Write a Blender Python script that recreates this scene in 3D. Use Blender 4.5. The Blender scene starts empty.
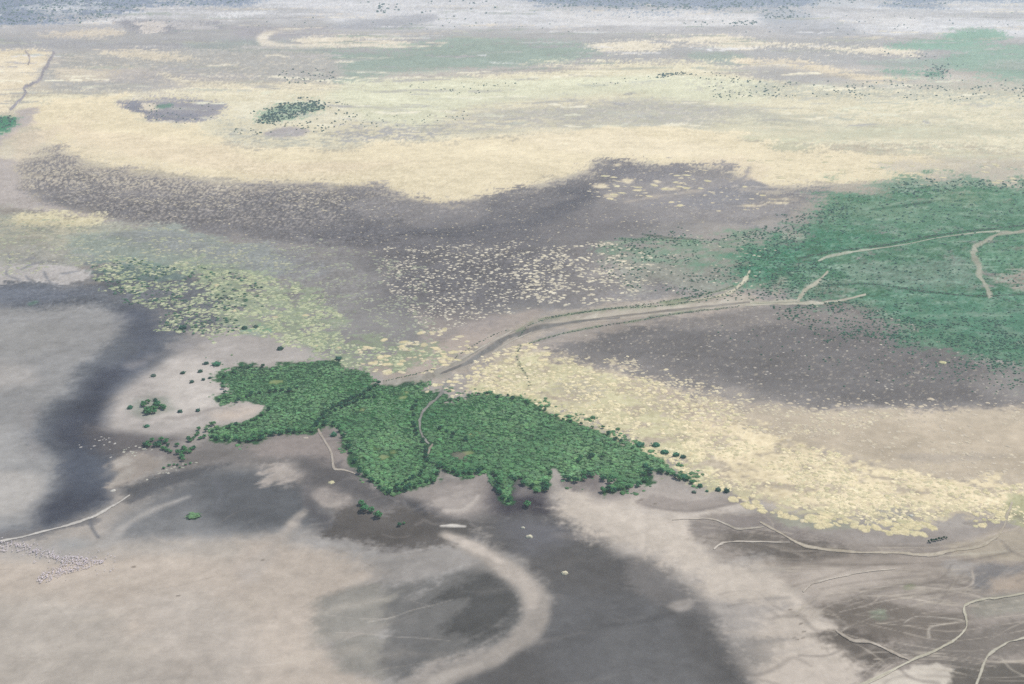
import bpy, math, random
import numpy as np

# ------------------------------------------------------------------ camera
W, H_IMG, FOC, HORIZON = 1024, 684, 1100.0, -110.0
CAM_H = 450.0
PITCH = math.atan((H_IMG / 2 - HORIZON) / FOC)
SP, CP = math.sin(PITCH), math.cos(PITCH)
HAZE_DENSITY = 0.95e-4
SUN_EL, SUN_AZ = math.radians(56), math.radians(58)     # azimuth clockwise from +Y (the view direction)

scene = bpy.context.scene
COL = scene.collection

def ground(px, py):
    """the ground point seen at a pixel of the photograph"""
    u = (np.asarray(px, float) - W / 2) / FOC
    v = (np.asarray(py, float) - H_IMG / 2) / FOC
    t = CAM_H / (SP + v * CP)
    return t * u, t * (CP - v * SP)

def mpp(py):
    """metres per pixel, across the view, at an image row"""
    return CAM_H / (SP + (np.asarray(py, float) - H_IMG / 2) / FOC * CP) / FOC

def pixel(x, y):
    d = y * CP + CAM_H * SP
    return W / 2 + FOC * x / d, H_IMG / 2 + FOC * (CAM_H * CP - y * SP) / d

cam_d = bpy.data.cameras.new('camera')
cam = bpy.data.objects.new('camera', cam_d)
COL.objects.link(cam)
cam.location = (0, 0, CAM_H)
cam.rotation_euler = (math.pi / 2 - PITCH, 0, 0)
cam_d.sensor_width = 36
cam_d.lens = 36 * FOC / W
cam_d.clip_start = 1
cam_d.clip_end = 200000
scene.camera = cam

# ------------------------------------------------------------------ light
world = bpy.data.worlds.new('World')
scene.world = world
world.use_nodes = True
nt = world.node_tree
sky = nt.nodes.new('ShaderNodeTexSky')
sky.sky_type = 'NISHITA'
sky.sun_disc = False
sky.sun_elevation = SUN_EL
sky.sun_rotation = SUN_AZ
nt.links.new(sky.outputs['Color'], nt.nodes['Background'].inputs['Color'])
nt.nodes['Background'].inputs['Strength'].default_value = 0.10
sun_d = bpy.data.lights.new('sun', 'SUN')
sun_d.energy = 3.2
sun_d.angle = math.radians(0.5)
sun_d.color = (1.0, 0.96, 0.90)
sun = bpy.data.objects.new('sun', sun_d)
COL.objects.link(sun)
sun.location = (0, 0, 900)
sun.rotation_euler = (math.pi / 2 - SUN_EL, 0, math.pi - SUN_AZ)
sv = scene.view_settings
sv.view_transform = 'Standard'
sv.look = 'None'
sv.exposure = EXPOSURE = 0.55
sv.gamma = 1
sv.use_curve_mapping = False
scene.cycles.use_denoising = False
scene.cycles.volume_bounces = 1
scene.cycles.max_bounces = 4
scene.cycles.diffuse_bounces = 2

# ------------------------------------------------------------------ haze
def box_mesh(name, lo, hi):
    x0, y0, z0 = lo; x1, y1, z1 = hi
    vs = [(x0,y0,z0),(x1,y0,z0),(x1,y1,z0),(x0,y1,z0),(x0,y0,z1),(x1,y0,z1),(x1,y1,z1),(x0,y1,z1)]
    fs = [(3,2,1,0),(4,5,6,7),(0,1,5,4),(1,2,6,5),(2,3,7,6),(3,0,4,7)]
    me = bpy.data.meshes.new(name)
    me.from_pydata(vs, [], fs)
    return me
hz = bpy.data.objects.new('haze', box_mesh('haze', (-70000, -9000, -1.2), (70000, 40000, CAM_H + 60)))
hz['kind'] = 'stuff'
COL.objects.link(hz)
hm = bpy.data.materials.new('haze_air')
hm.use_nodes = True
hn = hm.node_tree
for n in list(hn.nodes):
    if n.type != 'OUTPUT_MATERIAL':
        hn.nodes.remove(n)
pv = hn.nodes.new('ShaderNodeVolumePrincipled')
pv.inputs['Color'].default_value = (0.80, 0.93, 1.0, 1)
pv.inputs['Density'].default_value = HAZE_DENSITY
pv.inputs['Anisotropy'].default_value = 0.25
hn.links.new(pv.outputs['Volume'], [n for n in hn.nodes if n.type == 'OUTPUT_MATERIAL'][0].inputs['Volume'])
hz.data.materials.append(hm)

# ------------------------------------------------------------------ noise
def perlin(x, y, seed):
    rs = np.random.RandomState(seed)
    perm = rs.permutation(1024)
    ang = rs.rand(1024) * 2 * np.pi
    gx, gy = np.cos(ang), np.sin(ang)
    xi = np.floor(x).astype(np.int64); yi = np.floor(y).astype(np.int64)
    xf = x - xi; yf = y - yi
    def grad(ix, iy, dx, dy):
        h = perm[(perm[ix & 1023] + iy) & 1023]
        return gx[h] * dx + gy[h] * dy
    u = xf * xf * xf * (xf * (xf * 6 - 15) + 10)
    v = yf * yf * yf * (yf * (yf * 6 - 15) + 10)
    a = grad(xi, yi, xf, yf); b = grad(xi + 1, yi, xf - 1, yf)
    c = grad(xi, yi + 1, xf, yf - 1); d = grad(xi + 1, yi + 1, xf - 1, yf - 1)
    return (a + u * (b - a)) * (1 - v) + (c + u * (d - c)) * v

def fbm(x, y, scale, seed, octaves=4, gain=0.55, ax=1.0, rot=0.0):
    c, s = math.cos(rot), math.sin(rot)
    xr, yr = (x * c + y * s) / (scale * ax), (-x * s + y * c) / scale
    out = 0; amp = 1.0; tot = 0
    for o in range(octaves):
        out = out + amp * perlin(xr * 2 ** o + 17.3 * o, yr * 2 ** o - 9.1 * o, seed + o)
        tot += amp * amp; amp *= gain
    return out / (0.25 * math.sqrt(tot))       # about unit deviation

# ------------------------------------------------------------------ the sheet of ground: a fan, coarser with distance
STEP = 1.15
fx = np.arange(-96, 1121, STEP); fy = np.arange(-16, 702, STEP)
gxs = np.concatenate([np.linspace(-2600, -110, 90), fx, np.linspace(1134, 3600, 90)])
gys = np.concatenate([np.array([-92, -86, -78, -70, -62, -54, -47, -40, -34, -28, -22]), fy, np.linspace(708, 1500, 60)])
PX, PY = np.meshgrid(gxs, gys)
PX = PX.astype(np.float64); PY = PY.astype(np.float64)
WX, WY = ground(PX, PY)
NZ = {
    'a': fbm(WX, WY, 9, 11, 3),             # fine
    'b': fbm(WX, WY, 30, 21, 5),            # clumps
    'c': fbm(WX, WY, 90, 31, 6),
    'd': fbm(WX, WY, 300, 41, 6),
    's': fbm(WX, WY, 60, 61, 5, 0.6, 3.0, 0.0),          # streaks lying across the view
    't': fbm(WX, WY, 26, 71, 4, 0.6, 5.0, math.radians(40)),   # wind streaks
    'h': fbm(WX, WY, 22, 81, 4, 0.7, 1.5, 0.0),
    'p': fbm(WX, WY, 5.5, 101, 2, 0.8),                      # single clumps
    'f': fbm(WX, WY, 240, 91, 6, 0.6, 2.6, 0.0),         # far streaks
    'q': fbm(WX, WY, 15, 121, 3, 0.8, 1.6),
    'k': fbm(WX, WY, 45, 111, 6, 0.7, 1.3, 0.3),
}

NZ['w'] = fbm(WX + 40 * NZ['c'], WY + 40 * NZ['d'], 50, 131, 5, 0.6, 3.0, math.radians(28))       # wisps
_st = fbm(WX + 30 * NZ['c'], WY + 30 * NZ['d'], 34, 151, 5, 0.66, 4.5, math.radians(33))      # silt drawn out by wind and water
NZ['m'] = .40 * fbm(WX, WY, 110, 161, 3, .5) + .42 * _st
NZ['n'] = .45 * fbm(WX, WY, 300, 171, 4, .5) + .40 * _st

# ------------------------------------------------------------------ regions, read off the photograph and laid on the plain
def spline(pts, closed, n=5):
    p = np.array(pts, float)
    m = len(p)
    out = []
    segs = m if closed else m - 1
    for i in range(segs):
        if closed:
            a, b, c, d = p[(i - 1) % m], p[i], p[(i + 1) % m], p[(i + 2) % m]
        else:
            a, b, c, d = p[max(i - 1, 0)], p[i], p[i + 1], p[min(i + 2, m - 1)]
        for k in range(n):
            t = k / n
            out.append(0.5 * ((2 * b) + (c - a) * t + (2 * a - 5 * b + 4 * c - d) * t * t + (3 * b - a - 3 * c + d) * t ** 3))
    if not closed:
        out.append(p[-1])
    return np.array(out)

CGX = np.arange(-162, 1190, 3.0); CGY = np.arange(-60, 764, 1.5)
def poly_sdf_at(qx, qy, pts):
    p = spline(pts, True, 4) * np.array([1.0, 2.0])
    qy = qy * 2.0
    best = np.full(qx.shape, 1e18); ins = np.zeros(qx.shape, bool)
    for i in range(len(p)):
        ax, ay = p[i]; bx, by = p[(i + 1) % len(p)]
        ex, ey = bx - ax, by - ay
        L = ex * ex + ey * ey
        if L < 1e-9:
            continue
        wx, wy = qx - ax, qy - ay
        t = np.clip((wx * ex + wy * ey) / L, 0, 1)
        dx, dy = wx - ex * t, wy - ey * t
        best = np.minimum(best, dx * dx + dy * dy)
        if ey != 0:
            cond = (ay > qy) != (by > qy)
            ins ^= cond & (qx < ex * wy / ey + ax)
    return np.where(ins, 1, -1) * np.sqrt(best)

def region(pts, margin):
    """(slice, sdf) of a closed outline on the sheet, within its margin"""
    p = np.array(pts, float)
    x0, y0 = p.min(0) - margin; x1, y1 = p.max(0) + margin
    y0 += margin * 0.4; y1 -= margin * 0.4
    i0, i1 = np.searchsorted(gxs, [x0, x1]); j0, j1 = np.searchsorted(gys, [y0, y1])
    if i1 <= i0 or j1 <= j0:
        return None, None
    sx, sy = gxs[i0:i1], gys[j0:j1]
    cx = np.linspace(sx[0], sx[-1], max(2, int((sx[-1] - sx[0]) / 2.5) + 2))
    cy = np.linspace(sy[0], sy[-1], max(2, int((sy[-1] - sy[0]) / 1.3) + 2))
    QX, QY = np.meshgrid(cx, cy)
    S = poly_sdf_at(QX, QY, pts)
    fxp = np.clip((sx - cx[0]) / (cx[1] - cx[0]), 0, len(cx) - 1.001); fyp = np.clip((sy - cy[0]) / (cy[1] - cy[0]), 0, len(cy) - 1.001)
    ix = fxp.astype(int); iy = fyp.astype(int); tx = fxp - ix; ty = (fyp - iy)[:, None]
    R0 = S[iy][:, ix] * (1 - tx) + S[iy][:, ix + 1] * tx
    R1 = S[iy + 1][:, ix] * (1 - tx) + S[iy + 1][:, ix + 1] * tx
    return (slice(j0, j1), slice(i0, i1)), R0 * (1 - ty) + R1 * ty

def sstep(a, b, x):
    t = np.clip((x - a) / (b - a), 0, 1)
    return t * t * (3 - 2 * t)

C = np.zeros(PX.shape + (3,))
TEX = np.full(PX.shape, 1.0)

def mask_of(pts, f, w, n, r):
    sl, sd = region(pts, f + 3 * abs(w) + 3 * r + 4)
    if sl is None:
        return None, None
    s = sd
    if w:
        s = s + w * NZ[n][sl]
    if r:
        s = s + r * (.7 * NZ['h'][sl] + .8 * NZ['p'][sl] + .3 * NZ['a'][sl])
    return sl, sstep(-f, f, s)

def area(pts, rgb, f=8, w=6, n='c', r=0, o=1.0, spk=None, tex=None):
    sl, m = mask_of(pts, f, w, n, r)
    if sl is None:
        return
    if spk:                                   # broken cover: (field, threshold, softness)
        k, th, so = spk
        m = m * sstep(th - so, th + so, NZ[k][sl])
    m = (m * o)[..., None]
    C[sl] = C[sl] * (1 - m) + np.array(rgb, float) * m
    if tex is not None:
        TEX[sl] = TEX[sl] * (1 - m[..., 0]) + tex * m[..., 0]

def stroke(pts, width, rgb, f=1.5, w=0.0, n='b', o=1.0, ky=1.6):
    """a soft line of bare or wet ground; width (one or one per point) in pixels across"""
    p = np.array(pts, float)
    wd = np.full(len(p), width, float) if np.isscalar(width) else np.array(width, float)
    q = spline(np.column_stack([p, wd]), False, 5)
    mg = q[:, 2].max() + f + 3 * w + 2
    i0, i1 = np.searchsorted(gxs, [q[:, 0].min() - mg, q[:, 0].max() + mg]); j0, j1 = np.searchsorted(gys, [q[:, 1].min() - mg, q[:, 1].max() + mg])
    if i1 <= i0 or j1 <= j0:
        return
    sl = (slice(j0, j1), slice(i0, i1))
    X, Y = PX[sl], PY[sl] * ky
    best = np.full(X.shape, -1e9)
    for i in range(len(q) - 1):
        ax, ay, aw = q[i]; bx, by, bw = q[i + 1]
        ay *= ky; by *= ky
        ex, ey = bx - ax, by - ay
        L = ex * ex + ey * ey + 1e-9
        t = np.clip(((X - ax) * ex + (Y - ay) * ey) / L, 0, 1)
        d = np.hypot(X - ax - ex * t, Y - ay - ey * t)
        best = np.maximum(best, (aw + (bw - aw) * t) / 2 - d)
    if w:
        best = best + w * NZ[n][sl]
    m = (sstep(-f, f, best) * o)[..., None]
    C[sl] = C[sl] * (1 - m) + np.array(rgb, float) * m

# base of the plain by distance
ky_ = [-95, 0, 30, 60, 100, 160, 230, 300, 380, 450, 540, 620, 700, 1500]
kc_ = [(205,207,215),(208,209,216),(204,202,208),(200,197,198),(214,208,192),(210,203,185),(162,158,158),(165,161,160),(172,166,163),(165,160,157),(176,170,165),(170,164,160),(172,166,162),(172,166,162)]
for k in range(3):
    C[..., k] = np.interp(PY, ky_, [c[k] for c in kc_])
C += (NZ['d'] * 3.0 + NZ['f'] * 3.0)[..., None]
# ---- far plain
area([(-150,28),(60,30),(180,24),(270,22),(340,24),(300,34),(380,33),(520,30),(640,32),(760,34),(900,36),(1180,44),(1180,64),(900,66),(700,66),(560,66),(400,66),(250,60),(100,56),(-150,50)], (184,184,187), 10, 10, 'f', 4)
area([(300,2),(520,0),(600,12),(780,16),(900,20),(1180,14),(1180,30),(900,34),(700,26),(560,28),(420,24),(330,20)], (214,214,221), 10, 8, 'f')
area([(560,9),(700,11),(760,18),(740,24),(620,26),(560,22)], (219,218,222), 8, 6, 'f')
area([(860,12),(910,14),(915,24),(885,26),(860,20)], (222,221,224), 8, 4, 'f', o=.8)
area([(764,24),(820,22),(860,28),(850,38),(780,36)], (182,183,194), 8, 6, 'f', o=.7)
# scrub belts seen through the haze
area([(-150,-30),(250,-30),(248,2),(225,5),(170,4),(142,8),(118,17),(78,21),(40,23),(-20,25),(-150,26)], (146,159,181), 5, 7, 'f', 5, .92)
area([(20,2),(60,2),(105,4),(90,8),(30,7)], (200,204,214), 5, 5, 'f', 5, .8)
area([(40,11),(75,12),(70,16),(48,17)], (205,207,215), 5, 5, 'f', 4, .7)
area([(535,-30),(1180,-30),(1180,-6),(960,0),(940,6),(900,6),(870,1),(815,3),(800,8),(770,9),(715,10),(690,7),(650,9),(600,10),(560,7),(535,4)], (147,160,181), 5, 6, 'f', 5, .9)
area([(764,10),(800,12),(808,18),(780,20),(764,18)], (178,183,196), 5, 5, 'f', 4, .8)
area([(815,-30),(870,-30),(868,3),(822,4)], (205,207,215), 5, 5, 'f', 4, .8)
# pale salt streaks
area([(85,22),(110,18),(145,15),(140,20),(100,24)], (226,226,230), 4, 4, 'f', 3)
area([(206,19),(235,12),(270,8),(268,14),(225,20)], (224,225,230), 4, 4, 'f', 3)
area([(118,21),(150,20),(180,22),(215,22),(222,28),(200,32),(160,34),(130,31)], (165,162,175), 5, 4, 'f', 4)
area([(140,24),(165,24),(160,32),(143,33)], (214,208,206), 4, 4, 'f', 3)
area([(170,25),(205,24),(212,29),(185,30)], (196,193,198), 4, 4, 'f', 3)
area([(30,37),(60,30),(100,26),(122,30),(120,37),(80,39),(50,38)], (218,210,198), 5, 5, 'f', 4)
area([(-150,36),(30,38),(110,42),(200,38),(270,40),(270,52),(140,52),(40,48),(-150,46)], (176,175,182), 6, 5, 'f', 4)
area([(190,42),(270,42),(340,50),(330,58),(240,58),(200,52)], (166,176,174), 6, 5, 'f', 4, .8)
area([(240,25),(330,28),(330,34),(262,36),(240,34)], (178,173,184), 5, 5, 'f', 3)
stroke([(410,46),(360,42),(300,46),(270,44),(262,38),(275,31),(300,29)], [2,6,7,9,9,6,3], (228,222,210), 3, 1.5, 'f')
area([(300,38),(360,36),(400,40),(415,47),(370,48),(310,46)], (229,222,207), 4, 4, 'f', 2)
area([(335,26),(380,20),(430,18),(400,28),(350,30)], (181,181,192), 5, 4, 'f', 3)
# green-grey damp grass
area([(262,56),(330,52),(400,48),(440,42),(475,39),(540,41),(590,46),(600,54),(545,62),(515,68),(450,72),(400,74),(360,82),(330,86),(322,80),(340,73),(280,70),(255,64)], (160,179,170), 7, 6, 'f', 4, .85)
stroke([(250,71),(330,70),(400,73),(460,70)], 2.5, (205,203,196), 2, 1, 'f', .7)
stroke([(262,60),(340,60),(430,55),(520,52)], 2.0, (186,186,186), 2, 1.5, 'f', .7)
area([(255,68),(330,70),(330,82),(285,83),(255,78)], (166,166,168), 6, 4, 'f', 5, .6)
area([(588,46),(640,41),(668,46),(655,51),(610,51)], (229,222,205), 4, 3, 'f', 3)
area([(655,38),(700,36),(722,33),(735,35),(775,41),(845,46),(905,49),(922,55),(895,57),(800,48),(770,46),(735,50),(720,49),(712,44),(680,41)], (232,225,208), 4, 3, 'f', 3)
area([(685,54),(720,52),(745,56),(735,62),(700,61)], (164,180,172), 5, 4, 'f', 3, .8)
area([(735,60),(764,62),(800,62),(850,71),(905,78),(880,83),(830,77),(790,70),(750,66)], (230,219,197), 5, 4, 'f', 3)
area([(770,66),(830,74),(850,80),(800,86),(760,84),(745,74)], (184,184,186), 6, 5, 'f', 4, .8)
area([(892,43),(935,38),(960,32),(985,31),(1003,37),(1002,42),(940,47),(895,46)], (152,184,171), 4, 4, 'f', 3)
area([(950,54),(975,48),(1010,46),(1180,46),(1180,84),(1020,82),(990,78),(950,72),(905,68),(935,62)], (154,183,170), 6, 5, 'f', 4, .9)
area([(980,66),(1030,62),(1180,64),(1180,72),(1010,73)], (176,185,180), 5, 4, 'f', 3, .8)
area([(878,71),(900,69),(925,71),(922,76),(890,76)], (148,178,165), 4, 3, 'f', 3)
area([(924,71),(945,69),(950,75),(935,78),(924,76)], (118,160,148), 3, 3, 'f', 3)
area([(862,63),(905,60),(940,62),(950,68),(900,67)], (166,180,174), 5, 4, 'f', 3, .7)
# ---- pale grass plain behind the dark belt
area([(-150,53),(-10,51),(42,50),(50,58),(40,76),(22,92),(14,108),(-20,114),(-150,112)], (235,224,200), 5, 5, 'd', 3)
area([(62,52),(120,52),(260,50),(330,56),(330,84),(260,84),(180,84),(130,92),(60,94),(45,84)], (186,186,184), 7, 6, 'f', 4)
area([(105,52),(150,52),(190,60),(140,60)], (226,216,196), 5, 5, 'f', 4, .8)
area([(60,72),(90,70),(130,66),(150,74),(100,80),(70,80)], (222,212,194), 6, 7, 'f', 4, .8)
area([(130,70),(180,72),(230,74),(250,78),(200,84),(140,84),(110,80)], (186,182,184), 6, 6, 'f', 4, .8)
area([(26,93),(125,93),(150,96),(260,84),(330,86),(430,76),(520,70),(600,62),(690,60),(735,70),(790,84),(900,92),(1180,92),(1180,150),(900,150),(760,142),(640,136),(480,140),(300,152),(200,140),(100,130),(26,116)], (230,224,200), 8, 6, 'f', 4)
area([(330,88),(420,78),(520,80),(680,76),(760,84),(770,100),(700,106),(600,98),(480,108),(420,130),(350,118)], (221,224,200), 12, 6, 'f', 3, .75)
area([(160,72),(190,79),(240,81),(330,82),(330,90),(240,90),(180,84)], (234,226,202), 4, 3, 'f', 3, .8)
area([(-150,58),(-20,60),(20,62),(10,80),(-150,84)], (236,227,207), 8, 6, 'd', 0, .6)
# dark wet patch with bushes
area([(116,104),(135,101),(170,99),(205,100),(225,105),(215,114),(200,121),(172,124),(150,121),(130,113)], (166,162,174), 5, 4, 'f', 4)
area([(118,105),(140,104),(160,112),(185,114),(200,119),(170,122),(145,118)], (144,142,160), 4, 4, 'f', 4, .85)
area([(143,105),(156,104),(158,110),(147,112)], (222,214,198), 3, 3, 'f', 2)
area([(157,105),(172,104),(170,107),(159,108)], (125,154,145), 2, 1, 'f', 1)
# far grove on its gentle rise
area([(240,104),(290,98),(350,104),(356,122),(320,128),(255,124)], (226,222,202), 6, 5, 'f', 4, .7)
area([(262,113),(285,102),(315,101),(327,106),(310,114),(280,122),(258,121)], (120,160,142), 4, 4, 'f', 4, .55)
area([(262,133),(280,126),(300,126),(312,131),(300,137),(270,138)], (190,184,188), 3, 2, 'f', 1)
area([(215,124),(240,122),(262,133),(320,138),(380,130),(400,136),(340,146),(280,148),(230,140)], (196,197,186), 6, 6, 'f', 6, .8, spk=('h',-.1,.5))
area([(330,128),(370,124),(440,128),(430,138),(380,142),(340,140)], (176,176,182), 5, 5, 'f', 5, .75, spk=('h',-.2,.5))
# grey-green mottled ground to the right
area([(425,122),(470,108),(540,100),(640,94),(700,100),(760,108),(860,116),(1180,112),(1180,140),(960,140),(840,136),(700,126),(600,128),(520,134),(440,132)], (196,196,184), 10, 8, 'f', 6, .9, spk=('f',-.3,.8))
area([(440,126),(540,104),(660,100),(720,112),(600,122),(500,130)], (184,182,180), 8, 8, 'f', 6, .7, spk=('h',-.1,.6))
area([(760,84),(860,86),(960,84),(1040,84),(1040,96),(900,98),(780,98)], (188,192,182), 5, 5, 'f', 5, .7, spk=('h',-.2,.6))
area([(720,124),(860,126),(1180,120),(1180,165),(1024,158),(860,160),(760,146)], (218,214,190), 9, 8, 'f', 5, .8, spk=('f',-.4,.9))
area([(840,132),(960,134),(1180,128),(1180,160),(980,156),(860,150)], (206,207,186), 8, 8, 'f', 5, .7, spk=('f',.1,.7))
area([(725,140),(790,138),(830,146),(820,156),(760,156)], (208,210,184), 7, 6, 'f', 5, .6)
for pts, c, o in [([(430,110),(540,98),(640,95),(720,100),(770,110),(700,126),(560,130),(440,132)], (176,175,174), .6), ([(430,110),(540,98),(640,95),(720,100),(770,110),(700,126),(560,130),(440,132)], (232,226,206), .5),
                  ([(690,84),(800,82),(1040,80),(1040,99),(900,100),(760,99)], (158,164,160), .6), ([(690,84),(800,82),(1040,80),(1040,99),(760,99)], (232,228,210), .5), ([(770,110),(1040,104),(1040,160),(860,158),(770,140)], (240,234,208), .5), ([(770,110),(1040,104),(1040,160),(860,158),(770,140)], (190,196,180), .5),
                  ([(225,124),(330,126),(440,120),(440,140),(330,148),(230,146)], (168,170,168), .55), ([(60,56),(260,54),(330,60),(260,90),(60,92)], (178,176,178), .5), ([(60,56),(260,54),(330,60),(260,90),(60,92)], (232,224,206), .5)]:
    area(pts, c, 8, 5, 'f', 4, o, spk=('q', .75 if sum(c) < 560 else .9, .5))
rf = np.random.RandomState(9)
far_tones = [(230,224,208),(222,214,200),(178,176,184),(168,178,172),(196,192,194),(226,226,230),(186,190,180)]
for _ in range(420):
    y0 = 4 + 122 * rf.rand() ** 1.1; x0 = rf.uniform(-60, 1080)
    L = rf.uniform(14, 80) * (1.2 - y0 / 260); th = rf.uniform(.8, 2.6) * (.6 + y0 / 130)
    c = far_tones[rf.randint(7)] if y0 < 70 else [(242,238,218),(206,206,196),(184,184,184),(232,233,212),(194,198,188),(244,238,216),(180,180,178)][rf.randint(7)]
    pts = [(x0 + L * k / 4, y0 + th * .35 * math.sin(k * .9 + x0) + rf.uniform(-.15, .15)) for k in range(5)]
    stroke(pts, [th * .4, th * 1.3, th * 1.6, th, th * .3], c, 1.2, .9, 'h', rf.uniform(.4, .95), ky=2.2)
# ---- the broad tan grass belt
area([(26,106),(95,98),(125,97),(118,106),(135,116),(170,126),(205,130),(240,150),(300,150),(345,147),(385,144),(440,142),(490,138),(545,134),(600,128),(680,128),(730,134),(760,142),(800,150),(890,152),(940,158),(960,168),(930,178),(880,182),(830,185),(780,186),(742,184),(735,172),(700,167),(660,166),(625,161),(598,160),(588,170),(560,180),(520,190),(478,199),(440,204),(415,201),(400,195),(380,187),(340,186),(300,183),(250,183),(200,179),(150,173),(100,166),(70,156),(45,142),(32,124)], (234,223,195), 4, 5, 'c', 3)
area([(60,120),(130,125),(220,150),(300,160),(420,156),(420,170),(300,172),(180,165),(80,150)], (232,218,194), 10, 10, 'd', 0, .6)
area([(520,140),(600,134),(700,138),(740,150),(700,158),(600,150)], (236,225,200), 8, 8, 'd', 0, .6)
area([(700,160),(735,158),(770,166),(755,182),(740,180)], (226,214,190), 5, 5, 'c', 3, .8)
area([(880,160),(1000,160),(1180,160),(1180,184),(985,184),(930,178),(895,172)], (206,200,188), 6, 6, 'f', 5, .7)
# pinkish-grey run on the left edge
area([(38,108),(30,118),(14,132),(0,150),(12,160),(24,176),(30,194),(70,208),(120,218),(105,224),(50,214),(-20,206),(-150,200),(-150,150),(-30,140),(8,122),(18,110)], (192,184,183), 6, 5, 'c', 2)
area([(-150,112),(-10,114),(13,115),(16,120),(8,128),(-10,133),(-150,136)], (98,150,128), 3, 3, 'c', 2)
area([(8,140),(35,128),(60,130),(40,146),(20,158)], (221,208,190), 5, 5, 'c', 3, .6)
# ---- the dark belt
DARK = [(22,172),(36,158),(55,148),(70,155),(100,167),(150,174),(200,180),(250,184),(300,184),(345,187),(385,188),(405,197),(440,205),(478,200),(520,190),(560,181),(590,171),(600,161),(625,161),(660,166),(700,167),(735,172),(742,184),(780,192),(830,188),(800,206),(790,216),(735,226),(690,224),(640,230),(590,232),(545,244),(500,256),(400,254),(300,247),(250,242),(180,230),(120,220),(70,209),(30,194)]
area(DARK, (142,138,144), 7, 5, 'c', 6)
area([(20,160),(50,142),(85,140),(130,160),(200,176),(260,182),(260,196),(150,190),(80,180),(28,186)], (212,204,184), 5, 6, 'c', 4, .7, spk=('p',.2,.8))
area([(200,176),(330,180),(400,192),(440,203),(520,188),(560,178),(590,170),(580,182),(520,198),(440,212),(380,204),(250,194)], (214,206,184), 5, 6, 'c', 4, .6, spk=('p',.5,.7))
area([(60,196),(140,196),(260,206),(330,220),(330,246),(250,240),(160,226),(80,210)], (124,121,128), 9, 8, 'c', 6, .75)
area([(250,188),(400,200),(440,208),(520,192),(590,176),(610,164),(650,172),(600,190),(560,205),(520,225),(420,245),(330,244),(270,226)], (124,121,129), 9, 8, 'c', 6, .8)
area([(330,232),(420,228),(520,216),(580,192),(600,198),(560,224),(480,246),(380,250),(330,244)], (102,101,114), 12, 8, 'c', 4, .8)
area([(620,176),(700,172),(735,176),(760,194),(800,206),(740,222),(680,222),(610,228),(580,222),(600,200)], (161,156,160), 9, 8, 'c', 0, .9)
area([(600,164),(650,166),(700,172),(640,180),(610,178)], (136,132,142), 6, 5, 'c', 2, .7)
area([(690,200),(740,186),(765,192),(755,206),(710,212)], (146,144,154), 8, 6, 'c', 0, .6)
stroke([(625,202),(660,196),(705,190)], 3, (196,188,178), 2, 1, 'b', .8)
stroke([(640,207),(690,199),(740,180),(748,168)], 5, (150,146,156), 3, 1, 'b', .7)
for q in [((600,187),8,2.6),((628,181),6,2),((612,196),8,2),((672,189),9,2),((657,181),4,1.5),((618,165),5,1.6),((750,206),14,1.4),((770,203),18,1.4),((785,199),16,1.3)]:
    (cx,cy),a,b = q
    area([(cx-a,cy),(cx,cy-b),(cx+a,cy-.4),(cx,cy+b)], (228,218,192), 2.2, 1.2, 'b', .5)
area([(740,186),(830,186),(850,195),(800,206),(760,200)], (190,184,176), 5, 5, 'h', 4, .6, spk=('s',0,.5))
area(DARK, (196,190,176), 4, 0, 'c', 0, .22, spk=('p',1.2,.7))
area([(60,170),(200,182),(330,190),(330,226),(180,222),(70,205)], (190,183,172), 8, 4, 'c', 0, .45, spk=('p',.5,.9))
area([(370,196),(440,206),(480,204),(470,226),(400,226),(350,210)], (160,155,158), 8, 6, 'c', 2, .5)
# ---- grey ground between the belts
area([(240,240),(330,248),(420,254),(500,256),(600,232),(700,226),(700,290),(600,300),(520,320),(460,350),(400,370),(300,350),(230,300),(180,250)], (150,148,150), 12, 8, 'c', 3)
area([(390,252),(500,250),(570,262),(600,290),(520,312),(450,326),(420,320),(395,290)], (124,121,127), 34, 14, 'c', 6, .9)
area([(520,258),(600,238),(690,228),(740,230),(720,258),(640,292),(560,300),(540,280)], (170,165,162), 12, 8, 'c', 2, .85)
area([(520,285),(640,268),(740,262),(750,280),(700,292),(600,300),(530,304)], (146,142,146), 9, 7, 'c', 2, .6)
area([(370,360),(430,345),(480,318),(530,306),(545,314),(500,340),(450,366),(390,380)], (187,175,169), 8, 6, 'c', 2)
area([(420,310),(500,314),(470,334),(420,345)], (180,168,165), 8, 6, 'c', 2, .7)
area([(320,232),(450,236),(600,205),(660,225),(620,262),(560,300),(460,322),(395,305),(360,270)], (126,122,129), 40, 12, 'c', 6, .7)
area([(400,240),(520,236),(560,258),(520,290),(430,300),(395,275)], (116,113,121), 26, 10, 'c', 6, .6)
# left: greenish grey with pale grass
area([(-150,206),(0,208),(60,216),(110,222),(180,232),(250,244),(260,262),(200,268),(100,262),(60,272),(-150,276)], (172,174,164), 9, 7, 'c', 3)
area([(14,213),(60,212),(95,216),(102,222),(70,229),(20,226)], (217,210,181), 6, 5, 'c', 4)
area([(-20,224),(40,228),(100,232),(90,250),(30,250),(-20,244)], (190,186,168), 8, 8, 'h', 4, .8, spk=('h',-.1,.5))
area([(80,238),(180,232),(260,246),(290,268),(220,276),(110,268)], (152,164,158), 10, 8, 'c', 3, .8)
area([(120,232),(250,244),(330,258),(330,280),(250,270),(150,250)], (150,152,156), 9, 8, 'c', 3, .6)
area([(4,244),(60,246),(90,262),(60,270),(10,272)], (160,160,158), 7, 7, 'h', 4, .6)
area([(82,272),(112,264),(150,268),(210,276),(250,290),(240,310),(215,325),(180,335),(158,330),(158,312),(130,300),(95,288)], (112,116,124), 7, 6, 'c', 4, .9)
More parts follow.
